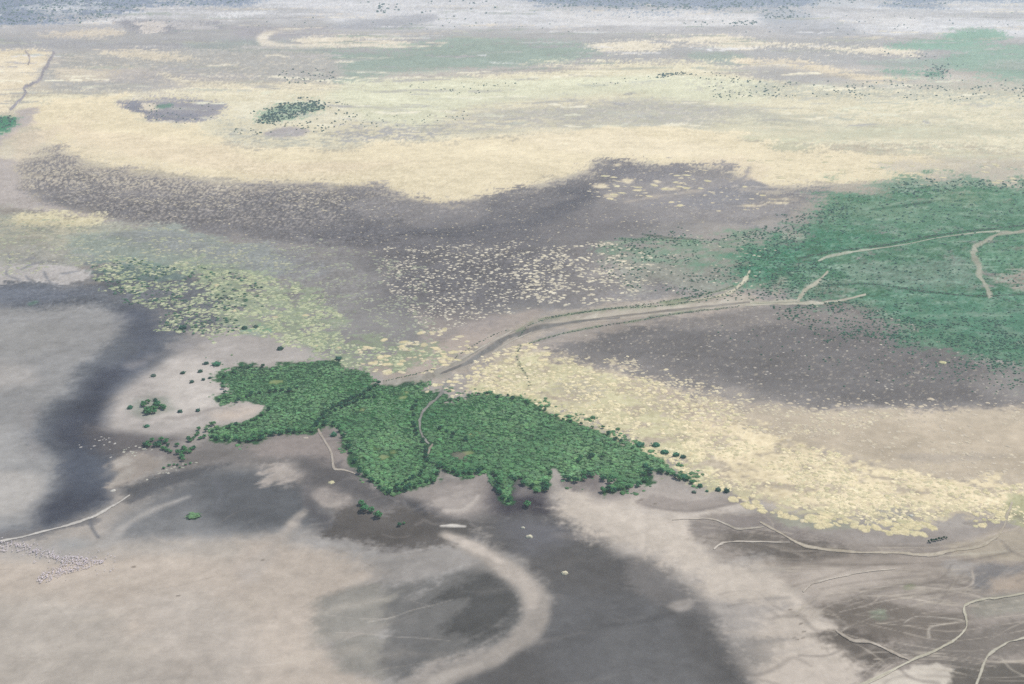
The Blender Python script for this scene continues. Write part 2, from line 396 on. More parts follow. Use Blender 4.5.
area([(95,268),(150,262),(200,272),(170,282),(120,280)], (118,146,136), 7, 6, 'h', 4, .5)
area([(180,262),(250,272),(330,300),(340,330),(390,345),(440,350),(440,362),(380,372),(330,362),(270,335),(225,315),(215,290)], (156,168,146), 9, 8, 'h', 5, .85, spk=('h',-.5,.6))
area([(245,330),(262,326),(272,332),(262,338),(248,337)], (120,164,136), 4, 3, 'b', 2, .8)
# ---- left lagoon shore
area([(-150,282),(20,278),(60,284),(100,288),(150,308),(170,330),(196,346),(165,366),(135,390),(112,420),(112,455),(102,480),(110,505),(60,522),(30,532),(-150,545)], (112,115,125), 17, 8, 'm')
area([(-150,302),(30,304),(80,300),(118,306),(140,318),(120,350),(92,380),(80,398),(62,404),(50,420),(46,440),(62,456),(66,470),(56,490),(40,512),(20,526),(-150,536)], (157,157,159), 14, 9, 'd', 2)
area([(-150,325),(30,322),(70,330),(60,350),(20,358),(-150,362)], (161,161,161), 14, 9, 'd', 0, .7)
area([(-150,365),(20,360),(50,372),(30,392),(-150,400)], (186,182,180), 12, 8, 'd', 0, .7)
area([(20,405),(44,410),(40,430),(50,452),(30,462),(18,440)], (155,152,156), 10, 7, 'd', 0, .7)
area([(-150,470),(10,466),(46,478),(36,500),(0,516),(-150,520)], (187,184,181), 12, 7, 'd', 0, .8)
area([(-150,425),(0,420),(22,440),(20,468),(-150,470)], (183,182,182), 12, 7, 'd', 0, .5)
area([(120,310),(150,312),(165,330),(172,345),(140,372),(110,405),(90,420),(92,392),(118,360),(128,335)], (100,102,119), 19, 10, 'm', 0, .8)
area([(96,378),(118,372),(108,402),(112,440),(92,470),(112,492),(96,508),(50,524),(40,516),(56,494),(66,472),(62,455),(50,440),(54,420),(70,404)], (84,85,100), 18, 8, 'm')
area([(64,452),(90,444),(116,452),(112,480),(98,492),(74,486)], (100,104,120), 17, 8, 'm', 0, .7)
area([(86,425),(130,428),(165,430),(180,440),(160,452),(120,458),(90,450)], (105,101,108), 15, 8, 'm', 2, .8)
area([(-10,287),(40,286),(84,286),(92,292),(60,302),(-10,306)], (124,127,142), 13, 6, 'm', 0, .8)
area([(-20,268),(10,264),(82,266),(84,278),(60,284),(30,280),(-20,284)], (188,184,184), 4, 4, 'b', 2)
for p in [[(8,252),(10,264),(6,274),(20,280)],[(20,270),(40,262),(70,264)],[(44,272),(50,282),(62,287)],[(62,274),(78,271)],[(20,262),(34,258)],[(26,276),(34,284)]]:
    stroke(p, 2.2, (140,141,150), 1.6, .6, 'b', .8)
stroke([(30,304),(36,302)], 5, (112,135,130), 2)
# sand bar
area([(106,428),(112,404),(122,388),(150,372),(178,352),(205,340),(245,336),(290,346),(330,360),(262,364),(222,370),(214,390),(220,405),(266,403),(270,412),(240,420),(208,426),(186,432),(160,436),(130,432)], (188,182,180), 15, 6, 'm')
area([(172,360),(215,366),(212,388),(220,402),(200,412),(170,418),(160,402),(165,380)], (204,198,194), 16, 7, 'm')
area([(215,412),(255,404),(266,408),(250,418),(222,422)], (202,190,182), 11, 5, 'm')
area([(170,345),(210,335),(270,338),(300,350),(230,356),(180,358)], (174,169,168), 8, 7, 's', 2, .6)
stroke([(150,420),(190,416),(215,408),(240,412)], 3, (168,160,160), 3, 1, 'b', .7)
stroke([(130,366),(170,350),(210,338)], 8, (150,146,152), 7, 2, 'b', .6)
area([(135,400),(165,398),(175,408),(150,418),(132,414)], (140,150,140), 8, 3, 'b', 0, .6)
# tan bank and small spits
area([(112,464),(118,456),(140,454),(158,458),(160,466),(140,474),(122,484),(106,486),(118,474)], (168,160,155), 6, 4, 'b', 2)
area([(112,462),(124,456),(130,462),(118,468)], (190,184,178), 4, 2, 'b')
area([(118,474),(132,468),(124,480),(110,486)], (178,172,166), 4, 2, 'b')
area([(124,488),(150,476),(180,468),(215,462),(240,455),(236,468),(190,482),(150,498),(128,505)], (90,91,98), 10, 6, 'c', 2, .9)
area([(140,446),(165,440),(200,444),(230,440),(250,448),(220,462),(180,466),(160,458)], (140,134,136), 7, 6, 'c', 3, .8)
area([(222,470),(250,460),(262,464),(240,474),(214,478)], (180,173,168), 6, 4, 's', 2, .8)
area([(-40,536),(20,532),(50,527),(92,520),(60,532),(20,542),(-40,548)], (120,118,124), 5, 4, 'b', 3, .7)
# ---- grey lagoon floor and the near sand
area([(130,506),(150,496),(190,482),(230,470),(280,466),(320,480),(350,500),(300,530),(240,540),(180,545),(120,548),(100,545),(110,530)], (134,135,139), 21, 10, 'n')
area([(186,484),(220,470),(262,470),(310,476),(326,500),(316,524),(270,530),(220,524),(200,506)], (102,104,110), 23, 10, 'm', 2, .95)
area([(150,498),(186,486),(200,500),(180,512),(156,514)], (116,117,123), 17, 8, 'm', 2, .7)
area([(-150,545),(0,545),(60,540),(100,540),(160,535),(240,538),(320,535),(380,546),(440,540),(520,560),(500,600),(440,640),(400,684),(420,760),(-150,760)], (170,167,166), 19, 9, 'n')
area([(-150,556),(60,556),(130,548),(210,546),(262,540),(300,548),(340,560),(372,572),(352,590),(330,605),(322,640),(340,670),(372,690),(380,770),(-150,770)], (195,185,175), 21, 11, 'n', 2)
area([(-150,610),(60,600),(120,610),(140,650),(160,770),(-150,770)], (184,178,171), 29, 14, 'n', 0, .8)
area([(130,600),(210,590),(250,620),(240,680),(200,770),(120,770),(150,660)], (187,180,173), 27, 14, 'n', 0, .7)
area([(60,548),(110,540),(170,538),(240,545),(235,560),(160,556),(80,560)], (182,176,169), 17, 10, 'n', 0, .7)
area([(240,560),(256,548),(270,546),(262,566),(244,590),(236,600)], (203,192,183), 15, 7, 'n', 0, .8)
stroke([(292,524),(300,516),(306,511)], [7,8,5], (186,179,173), 4, 1, 'b', .8)
stroke([(250,575),(270,550),(292,526)], [22,16,9], (190,182,175), 8, 2, 'b', .8)
area([(60,540),(90,540),(86,548),(64,550)], (162,164,166), 15, 7, 'm', 0, .8)
stroke([(104,546),(125,526),(150,511),(188,497)], [8,9,8,4], (176,173,171), 4, 1, 'b', .9)
stroke([(90,520),(92,528),(98,537)], 3, (118,118,126), 2, .4, 'b', .8)
stroke([(135,500),(150,490),(170,484)], 5, (100,100,110), 4, 1, 'b', .5)
stroke([(216,482),(221,492),(216,506)], 5, (116,116,126), 4, 1, 'b', .5)
# shore south of the thicket
area([(200,440),(240,442),(280,434),(320,426),(346,440),(352,462),(380,486),(420,486),(440,470),(460,476),(495,472),(505,500),(500,520),(470,532),(440,540),(400,550),(350,540),(318,520),(300,490),(260,470),(210,462),(180,466)], (130,126,127), 17, 9, 'm', 3)
area([(250,446),(290,436),(322,430),(340,446),(350,462),(335,470),(310,455),(265,456)], (158,148,148), 14, 8, 'm', 2)
area([(254,480),(270,466),(300,464),(304,474),(288,484),(262,488)], (180,172,168), 7, 5, 't', 2)
area([(312,496),(326,482),(344,488),(352,498),(344,508),(322,506)], (160,152,150), 6, 4, 'b', 2)
stroke([(318,500),(330,505),(350,498)], [6,8,5], (180,172,168), 3, 1, 'b', .8)
stroke([(310,470),(306,490),(310,508),(330,520)], 5, (128,122,126), 4, 1, 'b', .6)
area([(306,486),(318,480),(312,500),(330,512),(352,520),(330,536),(312,528),(304,508)], (92,91,98), 15, 7, 'm', 2, .85)
area([(300,462),(330,466),(350,474),(378,488),(400,498),(380,510),(340,494),(316,480)], (100,98,103), 16, 8, 'm', 3, .8)
area([(390,492),(420,498),(446,516),(470,530),(478,540),(440,534),(410,514)], (84,84,91), 15, 7, 'm', 2, .95)
area([(350,508),(400,510),(440,524),(466,536),(440,546),(400,548),(352,540),(330,528)], (100,97,97), 8, 6, 'b', 4, .85)
area([(400,494),(436,482),(470,476),(496,474),(500,496),(478,514),(448,516),(420,502)], (158,150,149), 16, 7, 'm', 2)
area([(430,502),(452,488),(480,488),(474,508),(452,514)], (176,168,165), 8, 5, 't', 2, .8)
stroke([(444,510),(462,510),(474,502),(478,496)], [3,5,6,4], (196,188,183), 3, .8, 'b', .9)
area([(440,526),(466,524),(472,530),(468,540),(448,534)], (104,102,102), 4, 3, 'b', 2)
stroke([(441,526),(452,525.5),(465,526.5)], [2,4,2], (222,218,212), 1.2, .4, 'b')
area([(494,480),(520,492),(545,486),(548,500),(556,512),(540,520),(505,522),(494,508)], (80,75,87), 15, 6, 'm')
area([(496,470),(512,462),(530,470),(540,484),(520,496),(500,492)], (100,94,104), 13, 6, 'm', 0, .8)
# dark wet flat
area([(478,524),(505,516),(550,514),(575,520),(600,538),(612,552),(640,562),(660,578),(690,586),(706,604),(722,634),(744,660),(760,770),(400,770),(430,680),(490,660),(540,640),(556,610),(545,585),(515,560),(486,546)], (102,101,103), 19, 11, 'm', 3)
area([(500,522),(545,518),(580,530),(560,548),(520,552)], (118,116,126), 19, 8, 'n', 0, .7)
area([(540,600),(600,590),(660,600),(690,640),(640,680),(560,690),(540,650)], (112,112,116), 21, 12, 'n', 0, .8)
area([(600,640),(660,630),(700,660),(690,700),(600,770)], (117,117,120), 21, 12, 'n', 0, .7)
area([(554,534),(590,530),(612,540),(596,544),(560,540)], (134,130,132), 6, 4, 's', 0, .8)
area([(640,556),(680,572),(692,594),(720,602),(700,610),(660,600),(620,580)], (126,123,124), 10, 8, 's', 3, .8)
area([(672,604),(690,600),(688,608),(676,610)], (168,162,158), 5, 3, 's', 0, .8)
stroke([(600,626),(640,622),(670,614)], 4, (96,96,100), 4, 1, 'b', .6)
# dark basin inside the plume's bend
area([(375,602),(400,590),(430,580),(470,566),(500,572),(520,592),(522,618),(500,640),(470,650),(430,668),(400,684),(390,660),(372,630)], (120,120,120), 13, 9, 't', 3)
area([(330,600),(372,592),(390,620),(396,660),(380,678),(346,664),(322,640)], (150,148,143), 14, 9, 't', 3, .9)
area([(432,600),(470,584),(492,574),(512,592),(514,612),(490,634),(460,640),(446,624),(462,606)], (91,92,93), 12, 8, 't', 3, .95)
area([(385,640),(420,630),(430,650),(404,672),(384,668)], (112,112,114), 10, 5, 't', 2, .6)
area([(370,560),(440,552),(500,552),(520,570),(470,568),(400,580)], (158,154,152), 10, 6, 't', 0, .7)
# pale silt plume
stroke([(430,690),(450,676),(490,660),(520,640),(536,618),(534,598),(518,578),(494,560),(470,546),(446,536)], [26,24,22,24,26,28,30,26,20,12], (164,158,153), 6, 1.5, 'b', .95)
stroke([(532,606),(530,590),(512,572),(490,557),(468,545),(444,535)], [8,16,20,18,14,9], (186,178,171), 5, 1, 'b', .9)
stroke([(500,562),(480,550),(462,542),(446,536)], [8,12,11,7], (204,195,187), 3, .8, 'b', .85)
stroke([(420,690),(450,674),(480,664)], [10,10,6], (182,176,170), 4, 1, 'b', .7)
stroke([(370,560),(420,550),(450,542)], [3,4,2], (176,171,167), 3, 1, 'b', .6)
# near right sand
area([(562,492),(590,488),(620,496),(650,478),(680,486),(710,492),(730,500),(750,508),(700,514),(700,532),(718,544),(730,560),(760,556),(790,560),(806,590),(830,620),(850,640),(866,684),(860,770),(780,770),(770,700),(748,664),(742,640),(768,622),(740,612),(706,600),(690,582),(672,566),(640,552),(610,540),(590,528),(560,512)], (205,196,186), 19, 10, 'm', 4)
area([(585,500),(640,506),(690,520),(690,545),(640,536),(600,522)], (212,203,193), 19, 8, 'n', 0, .85)
area([(640,484),(660,474),(690,486),(720,498),(690,504),(650,500)], (178,170,168), 9, 6, 's', 2, .7)
area([(700,600),(760,604),(790,606),(770,614),(730,612)], (164,159,157), 10, 6, 's', 3, .7)
area([(738,640),(780,640),(772,660),(752,664)], (134,131,130), 8, 6, 's', 4, .7)
area([(560,478),(590,470),(606,478),(600,488),(574,488)], (128,120,124), 6, 4, 'b', 2, .8)
area([(590,480),(618,490),(640,490),(616,498),(590,496)], (136,128,132), 14, 6, 'm', 0, .7)
area([(660,496),(690,502),(720,498),(760,494),(740,504),(700,512),(665,508),(640,504)], (158,149,147), 6, 4, 's', 2, .8)
stroke([(628,506),(660,514),(700,514),(740,507),(770,505),(800,512)], [8,10,12,10,8,5], (204,196,188), 5, 1, 'b', .9)
stroke([(636,502),(658,508),(690,511),(720,506),(756,498)], [2,3,4,4,2], (138,130,130), 2.5, .6, 'b', .7)
# brown delta flats at right
area([(700,518),(740,510),(790,512),(900,530),(980,530),(1180,540),(1180,770),(900,770),(868,690),(846,640),(800,590),(790,566),(760,552),(726,560),(704,540)], (160,152,147), 10, 7, 's', 3)
area([(722,514),(760,512),(790,522),(850,540),(820,545),(760,532),(726,528)], (144,136,136), 8, 6, 's', 3, .8)
area([(690,520),(720,522),(740,530),(700,532)], (140,133,133), 5, 4, 's', 2, .6)
area([(716,540),(760,534),(830,545),(880,552),(860,560),(800,566),(770,560),(740,552)], (112,107,104), 12, 8, 's', 4, .85)
area([(764,558),(790,562),(830,556),(900,552),(960,556),(1010,562),(960,580),(880,582),(830,600),(800,590)], (168,159,152), 10, 7, 's', 3, .8)
area([(800,575),(850,572),(900,566),(860,590),(820,604)], (190,181,173), 9, 6, 's', 2, .7)
area([(818,612),(860,600),(900,602),(930,612),(960,620),(940,636),(880,640),(840,630)], (118,112,107), 14, 9, 's', 4, .85)
area([(815,632),(850,628),(880,642),(910,658),(880,672),(852,664),(836,648)], (100,95,92), 12, 8, 's', 4, .9)
area([(900,650),(950,640),(990,634),(1024,620),(1180,610),(1180,650),(1024,656),(960,672),(920,668)], (124,119,115), 12, 8, 's', 4, .8)
area([(930,664),(1000,660),(1180,664),(1180,770),(940,770),(930,690)], (106,103,99), 14, 8, 's', 3, .9)
area([(985,564),(1010,568),(1024,566),(1000,586),(978,592),(970,580)], (136,134,138), 7, 5, 's', 2, .8)
area([(940,540),(980,536),(1010,530),(1180,530),(1180,562),(1010,560),(960,556)], (184,175,160), 8, 6, 's', 3, .85)
area([(945,562),(968,562),(966,574),(948,578)], (176,172,170), 6, 4, 's', 2, .7)
area([(1010,576),(1180,566),(1180,584),(1024,592),(990,594)], (190,176,162), 7, 5, 's', 2, .8)
area([(970,600),(1024,592),(1180,590),(1180,606),(1024,612),(980,616)], (156,156,146), 7, 5, 's', 2, .6)
area([(870,684),(900,668),(930,664),(944,668),(944,690),(900,770),(850,770)], (206,199,189), 5, 4, 'b', 2)
area([(764,620),(800,632),(830,650),(850,672),(850,770),(780,770),(758,670)], (198,189,180), 19, 10, 'n', 0, .6)
for p, wd, cl, oo in [([(860,592),(890,586),(930,588),(970,594),(985,600)],3,(192,183,173),.6), ([(870,604),(905,598),(940,604),(966,606)],2.5,(190,181,170),.6), ([(880,612),(920,604),(950,600)],2.5,(182,174,164),.5),
        ([(905,622),(920,616),(962,620)],3,(176,171,162),.55), ([(840,612),(870,604),(880,596)],3,(178,170,162),.5), ([(890,596),(930,592),(970,586),(972,570)],3,(188,179,170),.6), ([(930,637),(930,628),(945,624)],2,(180,175,166),.5),
        ([(760,580),(790,574),(830,572)],2,(180,171,164),.4), ([(900,544),(960,540),(1010,530),(1024,522)],4,(184,174,166),.5), ([(940,556),(1000,552),(1060,548)],5,(186,180,166),.5)]:
    stroke(p, wd * .62, [min(255, c + 12) for c in cl], .9, .35, 'b', min(1, oo + .25))
for p in [[(850,600),(870,592),(900,583),(930,584),(962,583),(972,576)],[(862,607),(890,600),(920,597),(945,600)],[(905,607),(930,604),(950,602),(963,606)],[(900,600),(925,593),(955,591),(975,596)],[(928,638),(928,630),(932,626),(950,623),(964,621)],[(764,598),(790,590),(806,584)],[(760,572),(790,568),(815,566),(840,570)],
          [(835,636),(850,626),(866,620),(880,613)],[(1024,600),(1000,606),(980,608)],[(990,640),(1010,628),(1030,620)],[(870,540),(880,548),(884,552)],[(764,515),(772,522),(773,528)],[(800,532),(830,538),(850,546)],[(900,520),(940,528),(990,521)],[(1000,656),(1010,668),(1024,676)],
          [(990,655),(1004,660),(1030,664)],[(856,576),(900,572),(930,566)],[(880,624),(910,619),(940,617)],[(850,640),(870,652),(886,664)]]:
    stroke(p, 1.2, (190,183,171), .9, .4, 'b', .55)
area([(905,586),(912,584),(914,588),(906,589)], (140,150,120), 2, 1, 'b', 0, .7)
area([(872,612),(884,608),(888,616),(876,618)], (144,160,140), 5, 3, 'b', 1, .6)
# ---- central sand, dark lens and straw grass at right
area([(660,420),(700,404),(800,404),(900,408),(1180,404),(1180,500),(1024,490),(900,474),(840,456),(760,436),(700,424)], (202,191,174), 8, 5, 's', 2)
area([(780,430),(900,425),(1180,430),(1180,470),(960,470),(860,450)], (201,189,171), 14, 9, 'f', 2, .7)
area([(900,456),(960,453),(1010,455),(1000,460),(930,462)], (178,170,160), 5, 4, 's', 2, .6)
LENS = [(540,352),(560,340),(600,326),(660,316),(720,310),(800,302),(860,300),(920,325),(970,345),(1030,366),(1180,380),(1180,404),(1024,402),(900,404),(800,402),(730,396),(680,384),(620,366),(560,358)]
area(LENS, (138,134,136), 12, 8, 'c', 5)
area([(570,346),(640,328),(740,322),(850,330),(930,350),(1000,378),(1000,396),(880,398),(780,394),(700,382),(620,362)], (121,118,122), 16, 10, 'd', 3, .85)
area([(660,318),(760,308),(860,308),(900,325),(800,322),(700,326)], (152,146,146), 9, 6, 'd', 2, .7)
area([(990,372),(1180,372),(1180,400),(1010,400)], (152,147,148), 9, 6, 'd', 2, .7)
area(LENS, (205,196,176), 6, 0, 'c', 0, .5, spk=('p',1.5,.5))
STRAW = [(468,384),(480,368),(500,356),(522,346),(548,352),(580,362),(622,370),(664,382),(700,396),(740,412),(760,424),(800,438),(850,456),(900,466),(960,478),(1024,484),(1180,488),(1180,520),(1010,520),(960,512),(930,524),(900,520),(860,522),(820,512),(770,508),(740,492),(700,480),(672,462),(640,448),(604,430),(565,414),(535,402),(490,396)]
area(STRAW, (200,189,170), 7, 6, 'b', 5, .9)
area([(480,386),(500,364),(540,356),(600,372),(640,392),(680,410),(700,440),(720,470),(680,462),(640,444),(600,424),(560,408),(500,396)], (214,210,174), 8, 7, 'b', 5, .85, spk=('h',-.7,.9))
area([(690,404),(760,426),(850,458),(960,480),(1180,490),(1180,512),(960,508),(860,512),(780,498),(720,470),(690,440)], (240,226,193), 9, 7, 'b', 6, .88, spk=('h',-.8,.8))
area([(700,476),(760,500),(820,510),(900,512),(960,510),(900,522),(820,518),(750,500)], (208,203,170), 8, 6, 'b', 5, .75, spk=('h',-.5,.8))
area([(566,384),(590,380),(600,392),(580,404),(560,396)], (172,165,156), 6, 5, 'h', 4, .6)
area([(640,392),(700,400),(740,412),(720,424),(660,410)], (190,178,166), 6, 6, 'h', 5, .7, spk=('h',0,.5))
area([(640,455),(660,452),(676,466),(660,470),(644,464)], (186,176,166), 4, 4, 'b', 3, .7)
area([(880,512),(905,506),(920,516),(905,524),(888,522)], (162,158,152), 5, 4, 'b', 2, .8)
area([(780,514),(830,516),(900,526),(960,528),(1000,522),(960,542),(900,546),(840,540),(790,526)], (166,159,156), 7, 5, 's', 2, .85)
area([(764,512),(800,516),(840,520),(880,524),(840,530),(790,526)], (162,168,150), 5, 5, 's', 3, .6)
area([(1008,498),(1024,494),(1180,496),(1180,530),(1014,524)], (170,172,140), 5, 4, 'b', 3, .8)
# ---- green flats at right
GREEN = [(735,262),(770,246),(792,228),(818,212),(836,196),(862,190),(905,183),(960,183),(1000,184),(1180,184),(1180,372),(1010,366),(960,356),(925,342),(880,322),(850,306),(812,298),(785,296),(758,290),(742,278)]
area([(620,246),(700,240),(760,236),(780,262),(770,292),(700,292),(640,284),(600,268)], (158,163,152), 12, 8, 'c', 4, .7)
area([(640,238),(700,237),(770,236),(770,268),(700,266),(650,260),(600,246)], (128,154,136), 9, 7, 'c', 5, .8, spk=('h',-.2,.8))
area(GREEN, (118,146,130), 30, 12, 'c', 9, .6, spk=('k',-.9,.9))
area(GREEN, (96,139,116), 14, 11, 'c', 8, .9, spk=('k',-1.3,.8))
area([(742,262),(790,244),(830,232),(880,236),(840,256),(800,268),(770,282),(750,280)], (80,132,110), 12, 9, 'c', 7, .92)
area([(850,200),(950,194),(1180,196),(1180,222),(1000,226),(900,232),(840,226)], (114,149,130), 12, 9, 'd', 4, .75)
area([(838,208),(880,200),(930,206),(900,216),(850,218)], (132,157,138), 9, 7, 'c', 4, .7)
area([(935,195),(985,194),(980,202),(945,203)], (152,166,142), 6, 5, 'h', 4, .5)
area([(848,262),(900,258),(960,260),(975,280),(940,288),(880,290),(850,280)], (133,152,142), 10, 8, 'c', 4, .8)
area([(985,250),(1024,244),(1180,240),(1180,262),(1010,268),(990,266)], (116,154,132), 8, 6, 'c', 3, .7)
area([(998,280),(1008,272),(1024,268),(1180,266),(1180,292),(1020,290)], (174,166,160), 4, 4, 'b', 4)
area([(870,292),(950,290),(1024,294),(1180,296),(1180,344),(1000,340),(930,326),(880,312)], (100,144,125), 10, 7, 'c', 4, .7)
area([(780,234),(800,232),(802,238),(786,240)], (182,174,168), 3, 2, 'b', 2, .9)
area([(772,290),(782,276),(792,272),(786,284),(776,296)], (170,166,156), 3, 2, 'b', 2, .8)
area([(800,286),(840,280),(850,290),(820,296)], (144,150,140), 6, 4, 'h', 3, .7)
area([(830,304),(870,302),(890,318),(860,312)], (150,150,142), 8, 6, 'c', 3, .5)
area(GREEN, (84,128,108), 6, 4, 'c', 3, .5, spk=('p',.5,.8))
area(GREEN, (146,160,148), 8, 4, 'c', 3, .4, spk=('h',1.1,.7))
area(GREEN, (130,158,138), 6, 4, 'c', 3, .4, spk=('b',.6,.8))
area([(862,186),(940,178),(985,184),(900,190)], (146,162,150), 4, 4, 'h', 4, .6)
# dark seams of taller growth in the green
for p in [[(800,258),(830,252),(880,246),(940,235),(985,230),(1024,226),(1120,222)],[(820,286),(870,284),(920,291),(980,296),(1024,294),(1120,292)],[(870,210),(930,202)]]:
    stroke(p, 3.0, (70,112,94), 1.4, .5, 'b', .85)
# ---- washes round the braided road
area([(384,380),(430,370),(470,352),(500,334),(530,320),(600,306),(700,296),(750,292),(752,306),(650,318),(560,332),(520,348),(480,368),(440,382),(400,388)], (186,177,167), 7, 4, 'b', 3, .85)
area([(520,336),(560,324),(640,314),(740,304),(740,296),(640,304),(560,312),(525,322)], (174,168,160), 5, 3, 'b', 2, .6)
area([(530,342),(600,326),(700,312),(760,306),(700,316),(600,336),(540,350)], (180,170,164), 5, 3, 'b', 2, .7)
stroke([(620,239),(660,240),(700,242)], 3, (120,160,130), 2, .6, 'b', .8)
stroke([(645,235),(670,238),(690,239)], 2, (96,112,100), 1.5, .5, 'b', .7)
stroke([(600,244),(625,242)], 4, (176,178,160), 3, .6, 'b', .6)
for p in [[(514,336),(530,324),(560,316),(610,309),(660,306),(700,300),(730,293),(745,282)],[(660,303),(700,296),(735,286)],[(575,320),(640,311),(690,306)]]:
    stroke(p, 2.6, (122,142,114), 1.6, .6, 'b', .7)
for p in [[(530,343),(560,334),(600,326)],[(625,323),(680,313),(740,306),(790,303),(840,304)]]:
    stroke(p, 2.2, (116,136,112), 1.5, .6, 'b', .7)
stroke([(519,345),(517,353),(520,366),(527,376),(530,386)], 2.2, (136,140,122), 1.4, .4, 'b', .7)
area([(478,390),(530,396),(570,410),(606,426),(646,444),(690,470),(720,490),(690,484),(640,456),(600,440),(540,412),(480,402)], (202,199,166), 6, 4, 'b', 4, .85)
# thicket floor
THICKET = [(216,376),(236,366),(262,366),(300,362),(330,360),(342,367),(366,372),(376,378),(380,384),(400,386),(430,381),(424,392),(445,394),(452,400),(478,394),(505,396),(530,402),(556,418),(580,424),(600,430),(612,440),(632,446),(648,456),(662,460),(676,470),(690,478),(684,482),(668,475),(650,471),(646,482),(628,488),(606,494),(604,488),(616,480),(602,480),(586,472),(578,482),(564,478),(552,468),(552,480),(536,494),(524,480),(514,480),(512,504),(502,500),(496,482),(484,470),(462,476),(438,466),(434,480),(412,488),(390,496),(378,486),(364,478),(356,466),(350,450),(340,434),(336,428),(320,426),(312,432),(280,434),(256,440),(236,442),(214,440),(210,430),(236,424),(262,414),(266,406),(240,402),(222,406),(218,398),(228,390),(220,384)]
area(THICKET, (60,100,70), 3, 3.5, 'b', 2)
area([(320,378),(360,378),(400,392),(430,400),(420,430),(380,420),(340,400),(300,392)], (76,112,82), 10, 7, 'b', 4, .6)
area([(440,410),(500,404),(560,430),(600,446),(560,460),(480,440),(440,430)], (74,110,80), 10, 7, 'b', 4, .6)
for q in [((275,382),7,2.5),((385,457),8,2.5),((393,452),5,3),((378,448),6,2),((365,409),5,2),((403,397),5,2),((406,393),4,1.5),((468,454),6,2),((476,434),5,1.5),((498,434),5,1.2),((450,450),5,1.6),((462,456),6,2)]:
    (cx,cy),a,b = q
    area([(cx-a,cy+1),(cx,cy-b),(cx+a,cy-.6),(cx,cy+b)], (160,168,128), 2.5, 1.5, 'b', 1, .8)
area([(446,449),(458,451),(470,460),(462,461),(450,454)], (128,124,120), 3, 1, 'b', 1, .8)
# braided flow marks of the delta flats
rb = np.random.RandomState(33)
for base in ([(1040,592),(985,599),(930,590),(880,594),(838,606)], [(1020,543),(950,558),(880,560),(800,560),(760,556)], [(1040,640),(960,650),(900,640),(850,628),(808,616)], [(1040,610),(980,618),(930,622),(880,616),(828,612)],
             [(1040,665),(980,668),(930,660),(880,664),(860,680)], [(980,566),(930,572),(870,578),(820,588),(796,602)], [(830,545),(780,536),(740,530),(704,527)], [(975,575),(960,590),(930,598),(890,600)]):
    for _ in range(13):
        dx, dy = rb.uniform(-25, 25), rb.normal(0, 9)
        q = [(x + dx + rb.normal(0, 3), y + dy + rb.normal(0, 1.6)) for x, y in base]
        i0 = rb.randint(0, 2); q = q[i0:i0 + rb.randint(3, 6)]
        if len(q) < 3:
            continue
        pale = rb.rand() < .65
        stroke(q, rb.uniform(.6, 1.3) if pale else rb.uniform(1.0, 3.2), (194,186,174) if pale else (114,108,104), rb.uniform(.7, 1.1) if pale else rb.uniform(1.5, 3), .5, 'b', rb.uniform(.25, .7) if pale else rb.uniform(.1, .32))
# game trails over the near mud
rt = np.random.RandomState(21)
for _ in range(34):
    x0, y0 = rt.uniform(-20, 420), rt.uniform(545, 690)
    a = rt.choice([-.5, -.35, .1, .6]) + rt.normal(0, .15); L = rt.uniform(12, 34); n = rt.randint(3, 7)
    pts = [(x0 + L * k * math.cos(a) + rt.normal(0, 1.2), y0 + .5 * L * k * math.sin(a) + rt.normal(0, .8)) for k in range(n)]
    stroke(pts, rt.uniform(.7, 1.4), (206,198,189) if rt.rand() < .5 else (164,156,149), .8, .3, 'b', rt.uniform(.15, .4))
for _ in range(22):
    x0, y0 = rt.uniform(0, 380), rt.uniform(560, 690); L = rt.uniform(20, 70)
    stroke([(x0 + L * k / 3, y0 - L * .18 * k / 3 + rt.normal(0, 1)) for k in range(4)], rt.uniform(4, 12), (205,196,184) if rt.rand() < .5 else (174,168,162), rt.uniform(5, 9), 2.5, 'm', rt.uniform(.15, .35))
for (x0, y0) in [(794,638),(797,640),(804,632),(801,624),(797,616),(803,638),(790,610),(263,560),(134,567),(178,596),(558,500),(655,504),(641,500)]:
    stroke([(x0 - 1.2, y0), (x0 + 1.2, y0 - .4)], 1.6, (120,112,106), .8, .3, 'a', .8)
# faint wandering rills and stains on the mud
rr = np.random.RandomState(5)
for _ in range(26):
    x0, y0 = rr.uniform(700, 1030), rr.uniform(520, 684)
    a = rr.uniform(-.35, .25); n = rr.randint(4, 7); L = rr.uniform(14, 34)
    pts = [(x0 + L * k * math.cos(a + .3 * math.sin(k * 1.7 + x0)), y0 + .45 * L * k * math.sin(a + .5 * math.sin(k * 1.3 + y0))) for k in range(n)]
    stroke(pts, rr.uniform(1.4, 4.5), (186,178,168) if rr.rand() < .55 else (128,122,119), rr.uniform(1.2, 3), .7, 'b', rr.uniform(.15, .42))
for _ in range(22):
    x0, y0 = rr.uniform(220, 480), rr.uniform(440, 545)
    a = rr.uniform(-.8, .5); n = rr.randint(3, 6); L = rr.uniform(7, 16)
    pts = [(x0 + L * k * math.cos(a + .4 * math.sin(k * 1.7 + x0)), y0 + .5 * L * k * math.sin(a + .6 * math.sin(k * 1.3 + y0))) for k in range(n)]
    stroke(pts, rr.uniform(1.2, 3.2), (176,168,164) if rr.rand() < .6 else (104,100,106), rr.uniform(1.2, 2.6), .6, 'b', rr.uniform(.15, .4))
